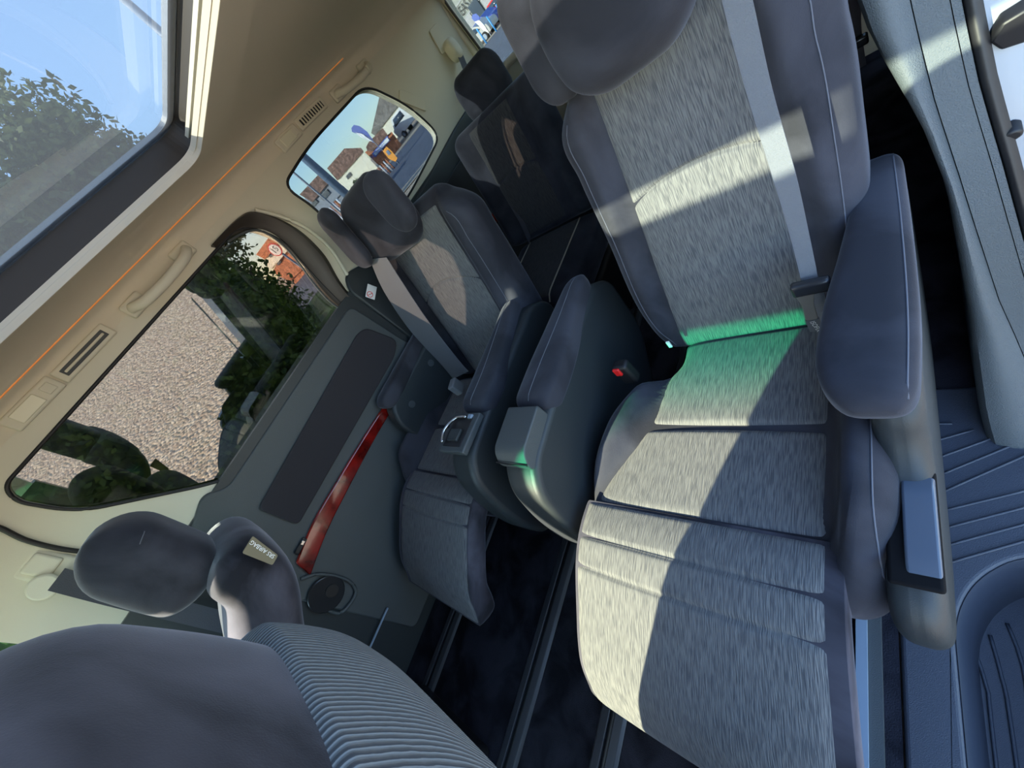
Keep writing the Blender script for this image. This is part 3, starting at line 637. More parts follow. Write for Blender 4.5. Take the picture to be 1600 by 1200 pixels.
# ---- front seats
def front_seat(name, label, xc, hw, yb, hh, rear, ribs):
    t = thing(name, (xc, yb - .2, 0), label, 'seat', 'front seats')
    F, Ls = path_frame([(yb - .11, .30), (yb - .07, .52), (yb - .01, .66), (yb + .075, .745), (yb + .165, .815), (yb + .195, .88), (yb + .20, .93)] + ([(yb + .195, .985)] if ribs else []))
    F0_ = F; F = lambda x, s, w: F0_(x, s, -w)
    b = Body(F, Ls, sm([0, .3, .5, Ls], [xc - hw, xc - hw, xc - hw * .98, xc - hw * .80]), sm([0, .3, .5, Ls], [xc + hw, xc + hw, xc + hw * .98, xc + hw * .80]), C_(.070), C_(.075), n=3.6, r=(.03, .022 if ribs else .05), rw=.03 if ribs else .05)
    bo = b.build('backrest', 'velvet_back', t, ns=60)
    if ribs:
        V, Fc_, U = [], [], []; nu, nv = 40, 70
        for j in range(nv + 1):
            s = Ls - .130 + .127 * j / nv; g = 1 - .06 * (j / nv)**6
            for i in range(nu + 1):
                x = xc + (hw - .060) * g * (2 * i / nu - 1); a, bb, f = b.ext(s); u = min(1, abs((x - (a + bb) / 2) / ((bb - a) / 2)))
                V.append(F(x, s, -.075 * (1 - u**3.6)**(1 / 3.6) * f - .004 + .006 * (abs(2 * i / nu - 1)**12))); U.append((x + .12 * (s - .5) * (x - xc), s))
        for j in range(nv):
            for i in range(nu): Fc_.append((j * (nu + 1) + i, j * (nu + 1) + i + 1, (j + 1) * (nu + 1) + i + 1, (j + 1) * (nu + 1) + i))
        mesh('ribbed_back_panel', V, Fc_, 'rib', t, uv=U)
    cz = Body(lambda x, s, w: (x, yb - .04 - s, .33 + w), .52, C_(xc - hw), C_(xc + hw), C_(.06), C_(.14), n=4, r=(.03, .06), rw=.03); cz.build('seat_cushion', 'velvet', t)
    box('seat_base', (xc, yb - .28, .1), (.40, .42, .2), 'black', t, bevel=.02)
    top = F(xc, Ls, 0)
    for sx in (-.05, .05): tube('headrest_post', [F(xc + sx, Ls - .05, 0), F(xc + sx, Ls + .06, 0)], .006, 'chrome', t, sub=1)
    Fh = rec(hh[0], hh[1], hh[3]); hx = hh[2]
    h = Body(Fh, hh[4], sm([0, .06, .16, hh[4]], [xc - hx * .82, xc - hx, xc - hx, xc - hx * .8]), sm([0, .06, .16, hh[4]], [xc + hx * .82, xc + hx, xc + hx, xc + hx * .8]), C_(hh[5]), C_(hh[6]), n=3.4, r=(.05, .08), rw=.05)
    ho = h.build('headrest', 'velvet_back' if ribs else 'velvet', t)
    return t, b, h, ho
ps, PB, PH, _ = front_seat('front_seat', 'plum grey front passenger seat seen close up from behind, ribbed back panel', .435, .250, -.402, (-.202, .925, .150, -.02, .245, .07, .070), True, True)
ds, DB, DH, dho = front_seat('front_seat', 'dark navy driver seat with rounded headrest, below the far belt pillar', -.42, .235, -.405, (-.272, .903, .130, .10, .235, .076, .078), True, False)
tube('seam', [DH.F(-.30 + .02 * math.cos(a), .107 + .07 * math.sin(a), 0) for a in ()] or [(-.300, -.19, 1.07), (-.296, -.245, 1.05), (-.296, -.27, 1.0), (-.302, -.28, .95)], .001, SEAM, dho, n=6)
q = at(408, 858, 'x', -.192)
tg = prism('airbag_tag', corner_round([(-.022, .03), (-.012, -.034), (.008, -.034), (.012, .03)], .004), lambda u, v, w: (-.1845 + w, q[1] + u + .25 * v, q[2] + v), -.002, .002, mat('brown_tag', (.16, .13, .08), .7), ds, bevel=.0006)
words('tag_lettering', 'SRS AIRBAG', (-.1815, q[1] + .002, q[2]), (0, .25, 1), (0, -1, .25), .011, 'white', tg)

# ---- third row
def third(name, label, xc, hw):
    t = thing(name, (xc, 1.3, 0), label, 'seat', 'third row seats')
    b = Body(rec(1.42, .43, .3), .55, C_(xc - hw), C_(xc + hw), C_(.06), C_(.06), n=4, r=(.03, .06), rw=.04, B=lambda x, s: .03 * sst(hw * .6, hw * .85, abs(x - xc))); b.build('backrest', 'velvet', t)
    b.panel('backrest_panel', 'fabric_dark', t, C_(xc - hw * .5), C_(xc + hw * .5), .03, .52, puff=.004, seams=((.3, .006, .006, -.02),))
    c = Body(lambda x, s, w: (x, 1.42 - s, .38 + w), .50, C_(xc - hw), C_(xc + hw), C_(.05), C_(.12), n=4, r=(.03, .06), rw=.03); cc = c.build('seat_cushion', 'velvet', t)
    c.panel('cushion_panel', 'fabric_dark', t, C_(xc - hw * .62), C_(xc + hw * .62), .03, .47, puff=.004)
    for k in (-.62, .62): tube('piping', [c.F(xc + hw * k, s, c.front(xc + hw * k, s) + .002) for s in np.linspace(.03, .49, 20)], .003, mat('cream_piping', (.5, .47, .36), .8), cc, n=6, sub=1)
    h = Body(rec(1.60, .92, .15), .19, C_(xc - .125), C_(xc + .125), C_(.05), C_(.05), n=2.8, r=(.06, .07), rw=.05); h.build('headrest', 'velvet', t)
    box('seat_base', (xc, 1.25, .13), (hw * 1.7, .4, .26), 'black', t, bevel=.02)
third('rear_seat', 'dark third row seat by the far quarter window', -.40, .25)
third('rear_seat', 'dark third row seat mostly hidden behind the near captain seat', .36, .25)

# ---- floor rails
for i, (x, lab) in enumerate(((-.155, 'long dark seat rail in the carpet between the two captain seats'), (.128, 'dark seat rail in the carpet under the edge of the near captain seat'), (-.60, 'dark seat rail in the carpet below the far sliding door'))):
    t = thing('floor_rail', (x, -.2, 0), lab, 'rail', 'seat rails let into the carpet')
    for sx in (-1, 1): prism('rail_lip', [(-.038, .001), (-.008, .001), (-.008, .012), (-.030, .010)], lambda u, v, w, sx=sx: (x + sx * u, w, v), -1.3, 1.2, 'rail', t, bevel=.002)
    box('rail_slot', (x, -.05, .003), (.016, 2.5, .004), 'black', t, bevel=0)

# ================================================================ outside
def leafmat(name, a, b):
    m, t, p = nt(name); p.inputs['Roughness'].default_value = .6; p.inputs['Specular IOR Level'].default_value = .3
    tc = t.nodes.new('ShaderNodeTexCoord'); n = t.nodes.new('ShaderNodeTexNoise'); n.inputs['Scale'].default_value = 6; n.inputs['Detail'].default_value = 6
    r = t.nodes.new('ShaderNodeValToRGB'); r.color_ramp.elements[0].color = (*a, 1); r.color_ramp.elements[1].color = (*b, 1); r.color_ramp.elements[0].position = .4; r.color_ramp.elements[1].position = .65
    t.links.new(tc.outputs['Object'], n.inputs[0]); t.links.new(n.outputs[0], r.inputs[0]); t.links.new(r.outputs[0], p.inputs[0])
    o = t.nodes['Material Output']; tl = t.nodes.new('ShaderNodeBsdfTranslucent'); mx = t.nodes.new('ShaderNodeMixShader'); mx.inputs[0].default_value = .35
    t.links.new(r.outputs[0], tl.inputs[0]); t.links.new(p.outputs[0], mx.inputs[1]); t.links.new(tl.outputs[0], mx.inputs[2]); t.links.new(mx.outputs[0], o.inputs[0]); return m
M['leaf'] = leafmat('hedge_leaves', (.030, .062, .018), (.15, .24, .05)); M['leaf2'] = leafmat('tree_leaves', (.06, .085, .035), (.15, .19, .07))
M['bark'] = mat('bark', (.06, .045, .03), .9, bump=1, bscale=40)
def ground_mat(name, c1, c2, sc):
    m, t, p = nt(name); p.inputs['Roughness'].default_value = .95; p.inputs['Specular IOR Level'].default_value = .1
    tc = t.nodes.new('ShaderNodeTexCoord'); v = t.nodes.new('ShaderNodeTexVoronoi'); v.inputs['Scale'].default_value = sc
    r = t.nodes.new('ShaderNodeValToRGB'); r.color_ramp.elements[0].color = (*c1, 1); r.color_ramp.elements[1].color = (*c2, 1); r.color_ramp.elements[0].position = .25; r.color_ramp.elements[1].position = .9
    s_ = t.nodes.new('ShaderNodeSeparateColor'); t.links.new(tc.outputs['Object'], v.inputs[0]); t.links.new(v.outputs['Color'], s_.inputs[0])
    t.links.new(s_.outputs[0], r.inputs[0]); t.links.new(r.outputs[0], p.inputs[0])
    b = t.nodes.new('ShaderNodeBump'); b.inputs['Strength'].default_value = 1; b.inputs['Distance'].default_value = .02; b.invert = True
    t.links.new(v.outputs['Distance'], b.inputs['Height']); t.links.new(b.outputs[0], p.inputs['Normal']); return m
M['gravel'] = ground_mat('pale_gravel', (.42, .31, .22), (.66, .52, .38), 24)
M['grass'] = mat('verge_grass', (.19, .25, .07), .95, vary=.6, vscale=5, bump=1, bscale=60)
M['road'] = mat('road_tarmac', (.10, .11, .14), .9, vary=.2, vscale=2, bump=.5, bscale=80)
M['paving'] = mat('tan_paving', (.42, .34, .25), .9)
def gz(x, y):
    r = math.hypot(x - .77, y); return -.45 + max(0, r - 22) * .022
def polar(r, a): return (.77 - r * math.cos(a), r * math.sin(a))
V, F = [], []; rs = [0, 1, 2, 3, 5, 8, 12, 16, 19, 22, 26, 32, 40, 50, 65, 90, 140]; na = 72
for r in rs:
    for j in range(na):
        a = 2 * PI * j / na; x, y = polar(r, a); V.append((x, y, gz(x, y)))
for i in range(len(rs) - 1):
    for j in range(na): F.append((i * na + j, i * na + (j + 1) % na, (i + 1) * na + (j + 1) % na, (i + 1) * na + j))
gr = mesh('ground', V, F, 'gravel'); struct(gr, 'pale gravel ground round the van')
def sector(name, r0, r1, a0, a1, h, m, label, nr=10, na=24, hf=None):
    V, F = [], []
    for i in range(nr + 1):
        for j in range(na + 1):
            r = r0 + (r1 - r0) * i / nr; x, y = polar(r, math.radians(a0 + (a1 - a0) * j / na)); V.append((x, y, gz(x, y) + h + (hf(r) if hf else 0)))
    for i in range(nr):
        for j in range(na): q = i * (na + 1) + j; F.append((q, q + 1, q + na + 2, q + na + 1))
    return struct(mesh(name, V, F, m), label)
sector('road', 21.6, 44, 5, 78, .02, 'road', 'dark tarmac road behind the hedges')
sector('pavement', 19.6, 21.6, 5, 100, .03, 'paving', 'tan pavement edge')
sector('pavement', 44, 48, 30, 80, .04, 'paving', 'tan pavement in front of the buildings')
# grass bank beyond the sliding door
V, F = [], []; nx, ny = 24, 40
for i in range(nx + 1):
    for j in range(ny + 1):
        x = -2.2 - 4.6 * i / nx; y = -6 + 13.5 * j / ny + .35 * (-2.2 - x); u = i / nx
        V.append((x, y, -.43 + 1.05 * u**1.2 * max(0, min(1, (8 - y) / 5.0)) + .03 * math.sin(x * 7 + y * 3) * math.sin(y * 5)))
for i in range(nx):
    for j in range(ny): q = i * (ny + 1) + j; F.append((q, q + 1, q + ny + 2, q + ny + 1))
struct(mesh('verge', V, F, 'grass'), 'grass bank beside the van')

def foliage(name, blobs, n, size, m, parent, core=True):
    V, F = [], []
    wt = np.array([b[3] * b[4] * b[5] for b in blobs]) ** (2 / 3); wt /= wt.sum()
    for b, k in zip(blobs, (wt * n).astype(int)):
        nr = lambda q: q / np.linalg.norm(q, axis=1, keepdims=True)
        d = nr(rng.normal(size=(k, 3))); r = rng.uniform(.6, 1.12, (k, 1)) * (1 + .12 * np.sin(d[:, :1] * 9 + d[:, 2:] * 7) + .08 * np.sin(d[:, 1:2] * 15 + d[:, 2:] * 11))
        c = np.array(b[:3]) + d * np.array(b[3:6]) * r; u = nr(rng.normal(size=(k, 3))); w = nr(np.cross(u, rng.normal(size=(k, 3))))
        z = size * rng.uniform(.6, 1.3, (k, 1)); Q = np.stack([c - u * z, c + w * z * .55, c + u * z, c - w * z * .55], 1).reshape(-1, 3); i = len(V)
        V += Q.tolist(); F += (np.arange(4 * k).reshape(-1, 4) + i).tolist()
    o = mesh(name, V, F, m, parent, smooth=False)
    return o
def tree(name, label, base, blobs, n, size, m, th, group=None, core=.8):
    t = thing(name, base, label, 'tree' if 'tree' in name else 'hedge', group)
    foliage('foliage', blobs, n, size, m, t)
    for b in blobs[:4]:
        if core: blob('inner_foliage', b[:3], [q * core for q in b[3:6]], m, t, n=2, nu=16, nv=10)
    tube('trunk', [base, (base[0] + .05, base[1], base[2] + th * .5), (base[0], base[1] + .1, base[2] + th)], lambda u: .10 * (1 - .5 * u), 'bark', t)
    for k in range(3):
        a = k * 2.1; tube('branch', [(base[0], base[1], base[2] + th * .6), (base[0] + math.cos(a) * .4, base[1] + math.sin(a) * .4, base[2] + th * .9), (base[0] + math.cos(a), base[1] + math.sin(a), base[2] + th * 1.25)], lambda u: .05 * (1 - .6 * u), 'bark', t)
    return t
tree('hedge_bush', 'dark hedge bush at the front end of the sliding door window', (-4.9, -1.6, .1), [(-4.9, -1.9, 1.1, .9, 1.1, 1.3), (-5.0, -.9, 1.5, .9, .9, 1.3)], 16000, .045, 'leaf', 1.2, 'hedge beside the van')
tree('hedge_bush', 'dark hedge bush in the middle of the sliding door window', (-4.9, .2, .2), [(-5.0, 0.0, 1.2, .9, 1.0, 1.3), (-5.2, .8, 1.3, .9, .8, 1.15)], 16000, .045, 'leaf', 1.2, 'hedge beside the van')
tree('hedge_bush', 'dark hedge bush next to the round road sign', (-5.6, 1.6, .3), [(-5.7, 1.45, 1.1, .8, .75, 1.0), (-6.6, 2.0, 1.2, .8, .7, 1.0)], 12000, .045, 'leaf', 1.0, 'hedge beside the van')
tree('broadleaf_tree', 'tall leafy tree seen through the roof window, left', (-7.2, -1.4, .3), [(-7.2, -2.3, 4.0, 1.5, 1.6, 1.6), (-7.4, -.6, 4.0, 1.4, 1.3, 1.0), (-7.2, -1.2, 2.8, 1.4, 1.8, 1.2), (-7.6, -.1, 3.3, 1.0, 1.0, .8)], 26000, .055, 'leaf2', 2.6, 'trees above the hedge', core=.6)
tree('broadleaf_tree', 'tall leafy tree seen through the roof window, middle', (-7.6, 1.8, .3), [(-7.3, 2.75, 4.0, 1.0, .62, .95), (-7.5, 1.7, 3.7, 1.1, .9, 1.1), (-7.4, 2.0, 2.6, 1.1, 1.5, .9), (-7.5, 3.35, 3.3, .6, .35, .75)], 22000, .055, 'leaf2', 2.4, 'trees above the hedge', core=.6)
tree('broadleaf_tree', 'smaller leafy tree top at the rear corner of the roof window', (-8.3, 2.5, .3), [(-8.0, 3.75, 3.1, .7, .65, .7), (-8.0, 3.3, 2.7, .7, .6, .6)], 9000, .055, 'leaf2', 2.2, 'trees above the hedge', core=.6)

# --- things far off: solid slabs and boxes standing upright across the line of sight
def upright(dist, pcs, yaw=-38):
    """frame of an upright plane dist away, turned a little towards the sun: origin, sideways axis, outward axis"""
    ds = [ray(*p) for p in pcs]; m = np.mean(ds, axis=0); m[2] = 0; m /= np.linalg.norm(m); o = CAM + m * dist
    c, q = math.cos(math.radians(yaw)), math.sin(math.radians(yaw)); m = np.array([m[0] * c - m[1] * q, m[0] * q + m[1] * c, 0])
    return o, np.cross(m, (0, 0, 1)), m
def uv_of(fr, p):
    o, t, m = fr; d = ray(*p); s = ((o - CAM) @ m) / (d @ m); q = CAM + d * s; return ((q - o) @ t, q[2])
def slab(name, pts, dist, dep, m, parent=None, fr=None, bevel=.02):
    fr = fr or upright(dist, pts); o, t, n = fr; P = [uv_of(fr, p) for p in pts]
    n = np.array([o[0] - CAM[0], o[1] - CAM[1]]) ; n = n / np.linalg.norm(n)      # depth runs straight back
    return prism(name, P, lambda u, v, w: (o[0] + t[0] * u + n[0] * w, o[1] + t[1] * u + n[1] * w, v), 0, dep, m, parent, bevel=0, smooth=False)
def fthing(name, label, cat, px, dist, group=None):
    fr = upright(dist, px); c = fr[0]; return thing(name, (c[0], c[1], gz(c[0], c[1])), label, cat, group), fr
def off(fr, k): return (fr[0] + fr[2] * k, fr[1], fr[2])
M['render_w'] = mat('cream_render', (.85, .80, .64), .9); M['roof_b'] = mat('brown_roof_tiles', (.22, .13, .10), .9, vary=.35, vscale=3)
M['roof_g'] = mat('grey_roof_tiles', (.20, .18, .16), .9, vary=.3, vscale=2); M['brick'] = mat('orange_brick', (.52, .20, .10), .9, vary=.3, vscale=4)
M['clad'] = mat('pale_cladding', (.24, .26, .25), .8); M['pane'] = mat('dark_window_pane', (.05, .07, .10), .15); M['blue'] = mat('blue_sheet', (.07, .12, .42), .5)
M['steelblue'] = mat('blue_grey_post_paint', (.14, .20, .30), .5); M['orange'] = mat('orange_sign_sheet', (.85, .32, .02), .5); M['yellow'] = mat('yellow_paint', (.80, .60, .03), .3)
M['redp'] = mat('red_paint', (.65, .03, .03), .25); M['bluep'] = mat('blue_paint', (.03, .06, .35), .25); M['tyre'] = mat('tyre_rubber', (.015, .015, .016), .8)
M['grey'] = mat('grey_sheet', (.30, .31, .34), .7)

def house(label, wall, roof, dist, wm, rm, wins=(), dep=6, name='house', chim=None):
    t, fr = fthing(name, label, 'building', wall, dist, None)
    slab('wall', wall, dist, dep, wm, t, fr); P_ = [uv_of(fr, p) for p in wall]; lo_ = min(p[1] for p in P_); u_ = [p[0] for p in P_]
    prism('plinth', [(min(u_) + .3, gz(*fr[0][:2]) - .6), (max(u_) - .3, gz(*fr[0][:2]) - .6), (max(u_) - .3, lo_ + .3), (min(u_) + .3, lo_ + .3)], lambda u, v, w: (fr[0][0] + fr[1][0] * u + fr[2][0] * w, fr[0][1] + fr[1][1] * u + fr[2][1] * w, v), .2, 1.2, wm, t, bevel=0, smooth=False)
    slab('roof', roof, dist, dep + .6, rm, t, off(fr, -.3))
    for w in wins: slab('window', w, dist, .1, 'pane', t, off(fr, -.12))
    if chim: slab('chimney', chim, dist, .6, 'brick', t, off(fr, 1.5))
    return t, fr
house('cream house with a long brown tiled roof beyond the fence', [(512, 262), (563, 233), (590, 262), (556, 300), (540, 300)], [(511, 263), (538, 232), (564, 231), (568, 236), (527, 282)], 64, 'render_w', 'roof_b', [[(540, 276), (546, 269), (550, 274), (544, 281)]])
house('house with a brown roof and blue grey front at the left of the quarter window', [(474, 302), (508, 275), (535, 300), (505, 335), (480, 322)], [(468, 304), (500, 270), (518, 280), (488, 316)], 48, 'grey', 'roof_b', [[(500, 308), (510, 296), (516, 302), (506, 314)], [(486, 318), (492, 311), (497, 316), (491, 323)]])
house('large cream house with a steep grey roof', [(584, 208), (620, 163), (664, 196), (640, 232), (600, 228)], [(593, 150), (600, 138), (640, 150), (620, 168), (586, 212), (580, 208)], 75, 'render_w', 'roof_g', [[(592, 166), (598, 158), (602, 163), (596, 171)]])
t, fr = house('shop with a brown hipped roof and a blue and white name board', [(570, 238), (612, 206), (632, 232), (596, 262)], [(572, 230), (576, 222), (598, 200), (606, 211), (582, 237), (574, 236)], 50, 'brick', 'roof_b', [])
sb_ = slab('name_board', [(581, 240), (605, 212), (610, 219), (587, 246)], 50, .15, 'blue', t, off(fr, -.75)); slab('board_face', [(583, 240), (605, 214.5), (608.5, 219), (587, 243.5)], 50, .05, 'white', sb_, off(fr, -.85))
a, b = uv_of(fr, (585, 242)), uv_of(fr, (607, 216.7)); cmid = ((a[0] + b[0]) / 2, (a[1] + b[1]) / 2)
def onfr(fr, u, z, k): return fr[0] * np.array([1, 1, 0]) + fr[1] * u + fr[2] * k + np.array([0, 0, z])
for k_, wd in ((-.34, 'ONE'), (0, 'TREE'), (.34, 'HILL')): words('board_lettering', wd, onfr(fr, cmid[0] + k_ * (b[0] - a[0]), cmid[1] + k_ * (b[1] - a[1]), -.92), fr[1], (0, 0, 1), abs(b[0] - a[0]) / 6.5, 'blue', t, ext=.01)
t, fr = fthing('feather_flag', 'tall blue and white feather flag by the shop roof', 'flag', [(548, 197), (582, 220)], 44)
slab('sail', [(549, 200), (553, 195), (562, 197), (574, 206), (583, 219), (584, 224), (577, 218), (562, 211), (550, 206)], 44, .06, 'blue', t, fr); slab('pale_panel', [(555, 207), (566, 209), (578, 218), (583, 222), (574, 219), (562, 213)], 44, .03, 'white', t, off(fr, -.05))
g_ = uv_of(fr, (584, 222)); tube('pole', [onfr(fr, g_[0], g_[1] + .6, 0), onfr(fr, g_[0] + .05, gz(*fr[0][:2]), 0)], .04, 'grey', t, sub=1)
t, fr = fthing('road_board', 'orange pointed board on a post beside the road', 'sign', [(600, 235), (620, 250)], 34)
slab('board', [(598, 236), (604, 229), (612, 236), (621, 247), (618, 253), (607, 248)], 34, .08, 'orange', t, fr); slab('blue_symbol', [(603, 237), (606, 234), (611, 240), (607, 243)], 34, .02, 'steelblue', t, off(fr, -.03))
g_ = uv_of(fr, (606, 240)); tube('post', [onfr(fr, g_[0], g_[1], .1), onfr(fr, g_[0], gz(*fr[0][:2]), .1)], .05, 'grey', t, sub=1)
# poles
for (px, r_, top, lab, nm) in (((500, 268), .15, 9.6, 'thick blue grey street lamp post behind the quarter window', 'lamp_post'), ((478, 286), .035, 3.4, 'thin pale post left of the thick lamp post', 'street_post')):
    fr = upright(15, [px]); x, y = fr[0][:2]; t = thing(nm, (x, y, gz(x, y)), lab, 'post')
    tube('shaft', [(x, y, gz(x, y)), (x, y, (top + gz(x, y)) / 2), (x, y, top)], (lambda u: r_ * (1 - .45 * u)) if r_ > .1 else r_, 'steelblue' if r_ > .1 else 'grey', t, sub=1, n=8)
    if r_ > .1:
        tube('lamp_arm', [(x, y, top - .05), (x + .3, y + .25, top + .15), (x + .9, y + .7, top + .2)], .05, 'steelblue', t); box('lamp_head', (x + 1.0, y + .8, top + .19), (.5, .25, .1), 'grey', t, rot=.7)
    else: box('cap', (x, y, top + .02), (.1, .1, .05), 'grey', t)
# picket fences
def pickets(px0, px1, dist, hgt, n, lab, m1):
    fr = upright(dist, [px0, px1]); a, b = uv_of(fr, px0), uv_of(fr, px1); c = (a[0] + b[0]) / 2; z0 = gz(*fr[0][:2])
    t = thing('picket_fence', (fr[0][0], fr[0][1], z0), lab, 'fence')
    for k in (.25, .75): 
        p, q = onfr(fr, a[0], a[1] - hgt * (1 - k), 0), onfr(fr, b[0], b[1] - hgt * (1 - k), 0); tube('rail', [p, q], .04, m1, t, sub=1, n=6)
    for i in range(n):
        u = a[0] + (b[0] - a[0]) * i / (n - 1); z = a[1] + (b[1] - a[1]) * i / (n - 1); tube('picket', [onfr(fr, u, z, -.05), onfr(fr, u, min(z - hgt, z0), -.05)], .055, m1 if i % 2 else 'white', t, sub=1, n=6)
pickets((505, 335), (526, 310), 20, 1.0, 9, 'orange and white picket fence low in the quarter window', 'brick')
pickets((566, 290), (602, 248), 36, .9, 14, 'dark and pale picket fence beside the road', 'brick')
tree('round_bush', 'small yellow green bush above the far headrest', tuple(onfr(upright(30, [(545, 282)]), 0, -.2, 0)), [(*onfr(upright(30, [(547, 280)]), 0, .55, 0), .8, .8, .7)], 1200, .12, 'leaf2', .3)

def car(name, label, px, dist, ln, hgt, m, van=False, group='parked cars seen through the tailgate window', yaw=0):
    fr = upright(dist, [px]); c = fr[0]; z0 = gz(c[0], c[1]); t = thing(name, (c[0], c[1], z0), label, 'car' if not van else 'van', group if not van else None)
    mp_ = lambda u, v, w: tuple(onfr(fr, u * ln, z0 + v * hgt, w))
    if van: prof = [(-.5, .2), (-.5, .55), (-.44, .62), (-.33, .98), (.46, 1), (.5, .9), (.5, .2)]; win = [(-.38, .62), (-.30, .9), (-.02, .9), (-.02, .62)]
    else: prof = [(-.5, .2), (-.5, .5), (-.44, .58), (-.25, .64), (-.12, .97), (.18, 1), (.36, .68), (.48, .62), (.5, .45), (.5, .2)]; win = [(-.20, .66), (-.10, .90), (.16, .93), (.29, .67)]
    prism('body', corner_round(prof, .03), mp_, 0, 1.7, m, t, bevel=.05); prism('side_windows', win, mp_, -.02, 1.72, 'pane', t, bevel=0)
    for u in (-.32, .30):
        for w in (.02, 1.5):
            q = onfr(fr, u * ln, z0 + .32, w); wo = disc('wheel', tuple(q), tuple(fr[2]), .33, .22, 'tyre', t, n=20)
            if w < 1: disc('wheel_rim', tuple(onfr(fr, u * ln, z0 + .32, -.10)), tuple(fr[2]), .21, .04, 'alu', wo, n=16)
    return t
car('van', 'white van parked in front of the cream house', (646, 194), 52, 5.6, 2.2, mat('van_white_paint', (.85, .85, .82), .3), True)
# showroom behind the van
BL = [(640, 75), (690, 8), (760, -90), (880, -260), (900, -150), (740, 90), (700, 115)]
fr = upright(68, [(745, 20)]); t = thing('showroom', (fr[0][0], fr[0][1], gz(*fr[0][:2])), 'pale clad showroom building with dark doors behind the tailgate', 'building')
u0 = uv_of(fr, (655, 60))[0]; u1 = uv_of(fr, (860, -200))[0]; zt = uv_of(fr, (692, 8))[1]; zb = gz(*fr[0][:2])
CAMD = np.array([fr[0][0] - CAM[0], fr[0][1] - CAM[1], 0]); CAMD /= np.linalg.norm(CAMD)
wallp = lambda z0, z1, a_, b_, k0, k1, nm, m, par: prism(nm, [(a_, z0), (b_, z0), (b_, z1), (a_, z1)], lambda u, v, w: tuple(onfr(fr, u, v, 0) + (CAMD * w if w > 1 else fr[2] * w)), k0, k1, m, par, bevel=0, smooth=False)
wallp(zb - .5, zt, u0, u1, 0, 14, 'wall', 'clad', t)
zc = uv_of(fr, (724, 14))[1]
for z in (zc + .75, zc - .75): wallp(z - .06, z + .06, u0, u1, -.12, 0, 'cladding_joint', 'grey', t)
words('wall_lettering', 'EASTERN CARS', onfr(fr, uv_of(fr, (717, 16))[0], zc, -.15), fr[1], (0, 0, 1), 1.4, 'black', t, align='LEFT', ext=.02, wide=.8)
for p, q in (((722, 66), (735, 48)), ((746, 30), (757, 14)), ((737, 46), (745, 35)), ((759, 12), (775, -10))):
    a, b = uv_of(fr, p)[0], uv_of(fr, q)[0]; dk = (p[0] in (722, 746)); wallp(zb, zb + (2.9 if dk else 2.4), a, b, -.25 if dk else -.1, 0, 'doorway' if dk else 'shop_window', 'pane' if dk else 'grey', t)
car('parked_car', 'blue car at the left of the parked row', (757, 55), 50, 4.0, 1.5, 'bluep'); car('parked_car', 'red car in the middle of the parked row', (779, 26), 52, 4.2, 1.6, 'redp')
car('parked_car', 'yellow car at the right of the parked row', (806, -8), 54, 4.2, 1.5, 'yellow'); car('parked_car', 'white car nearest the tailgate window corner', (751, 77), 47, 4.0, 1.45, mat('car_white_paint', (.4, .4, .4), .3))
t, fr2 = fthing('feather_flag', 'blue topped white feather flag in front of the showroom', 'flag', [(741, 26), (763, 50)], 46)
slab('sail', [(737, 29), (738, 23), (744, 21), (749, 26), (748, 32), (742, 34)], 46, .05, 'blue', t, fr2); slab('pale_panel', [(742, 34), (748, 31), (757, 40), (764, 51), (754, 46)], 46, .05, 'white', t, fr2)
g_ = uv_of(fr2, (764, 51)); tube('pole', [onfr(fr2, g_[0], g_[1], 0), onfr(fr2, g_[0], gz(*fr2[0][:2]), 0)], .04, 'grey', t, sub=1)
bp_ = None
for i, p in enumerate(((758, 64), (774, 46), (788, 27), (798, 10), (811, -6))):
    fr3 = upright(44, [p]); x, y = fr3[0][:2]; z = gz(x, y)
    if bp_ is None: bp_ = tube('barrier_post', [(x, y, z), (x, y, z + 1.25)], .07, mat('sky_blue_post', (.08, .35, .75), .4), None, sub=1, n=8); o = bp_; bx0 = (x, y, z)
    else: o = bp_.copy(); COL.objects.link(o); o.location = (x - bx0[0], y - bx0[1], z - bx0[2])
    tag(o, ('leftmost', 'second from left', 'middle', 'fourth from left', 'rightmost')[i] + ' of the five sky blue posts in front of the parked cars', 'post', 'sky blue posts')
# round speed sign and brick buildings seen at the top right of the sliding door window
t, fr = fthing('speed_sign', 'round white road sign with red rim seen over the hedge', 'sign', [(430, 390)], 13)
a = uv_of(fr, (430, 390)); c = onfr(fr, a[0], a[1], 0); disc('red_rim', tuple(c), tuple(fr[2]), .185, .02, 'redp', t, n=36); disc('white_face', tuple(c - fr[2] * .012), tuple(fr[2]), .155, .012, 'white', t, n=36)
words('sign_digits', '15', c - fr[2] * .022, fr[1], (0, 0, 1), .22, 'pane', t); tube('post', [tuple(c + fr[2] * .04), (c[0] + fr[2][0] * .04, c[1] + fr[2][1] * .04, -.45)], .03, 'steelblue', t, sub=1)
house('orange brick house past the road sign', [(425, 425), (448, 388), (476, 418), (452, 440)], [(428, 402), (444, 380), (452, 388), (434, 410)], 42, 'brick', 'render_w', [[(432, 412), (437, 406), (440, 409), (435, 415)]])
house('cream and orange terrace behind the road sign', [(408, 405), (436, 372), (452, 388), (424, 420)], [(400, 398), (425, 364), (440, 374), (414, 405)], 50, 'render_w', 'brick', [[(420, 400), (424, 395), (427, 398), (423, 403)]])

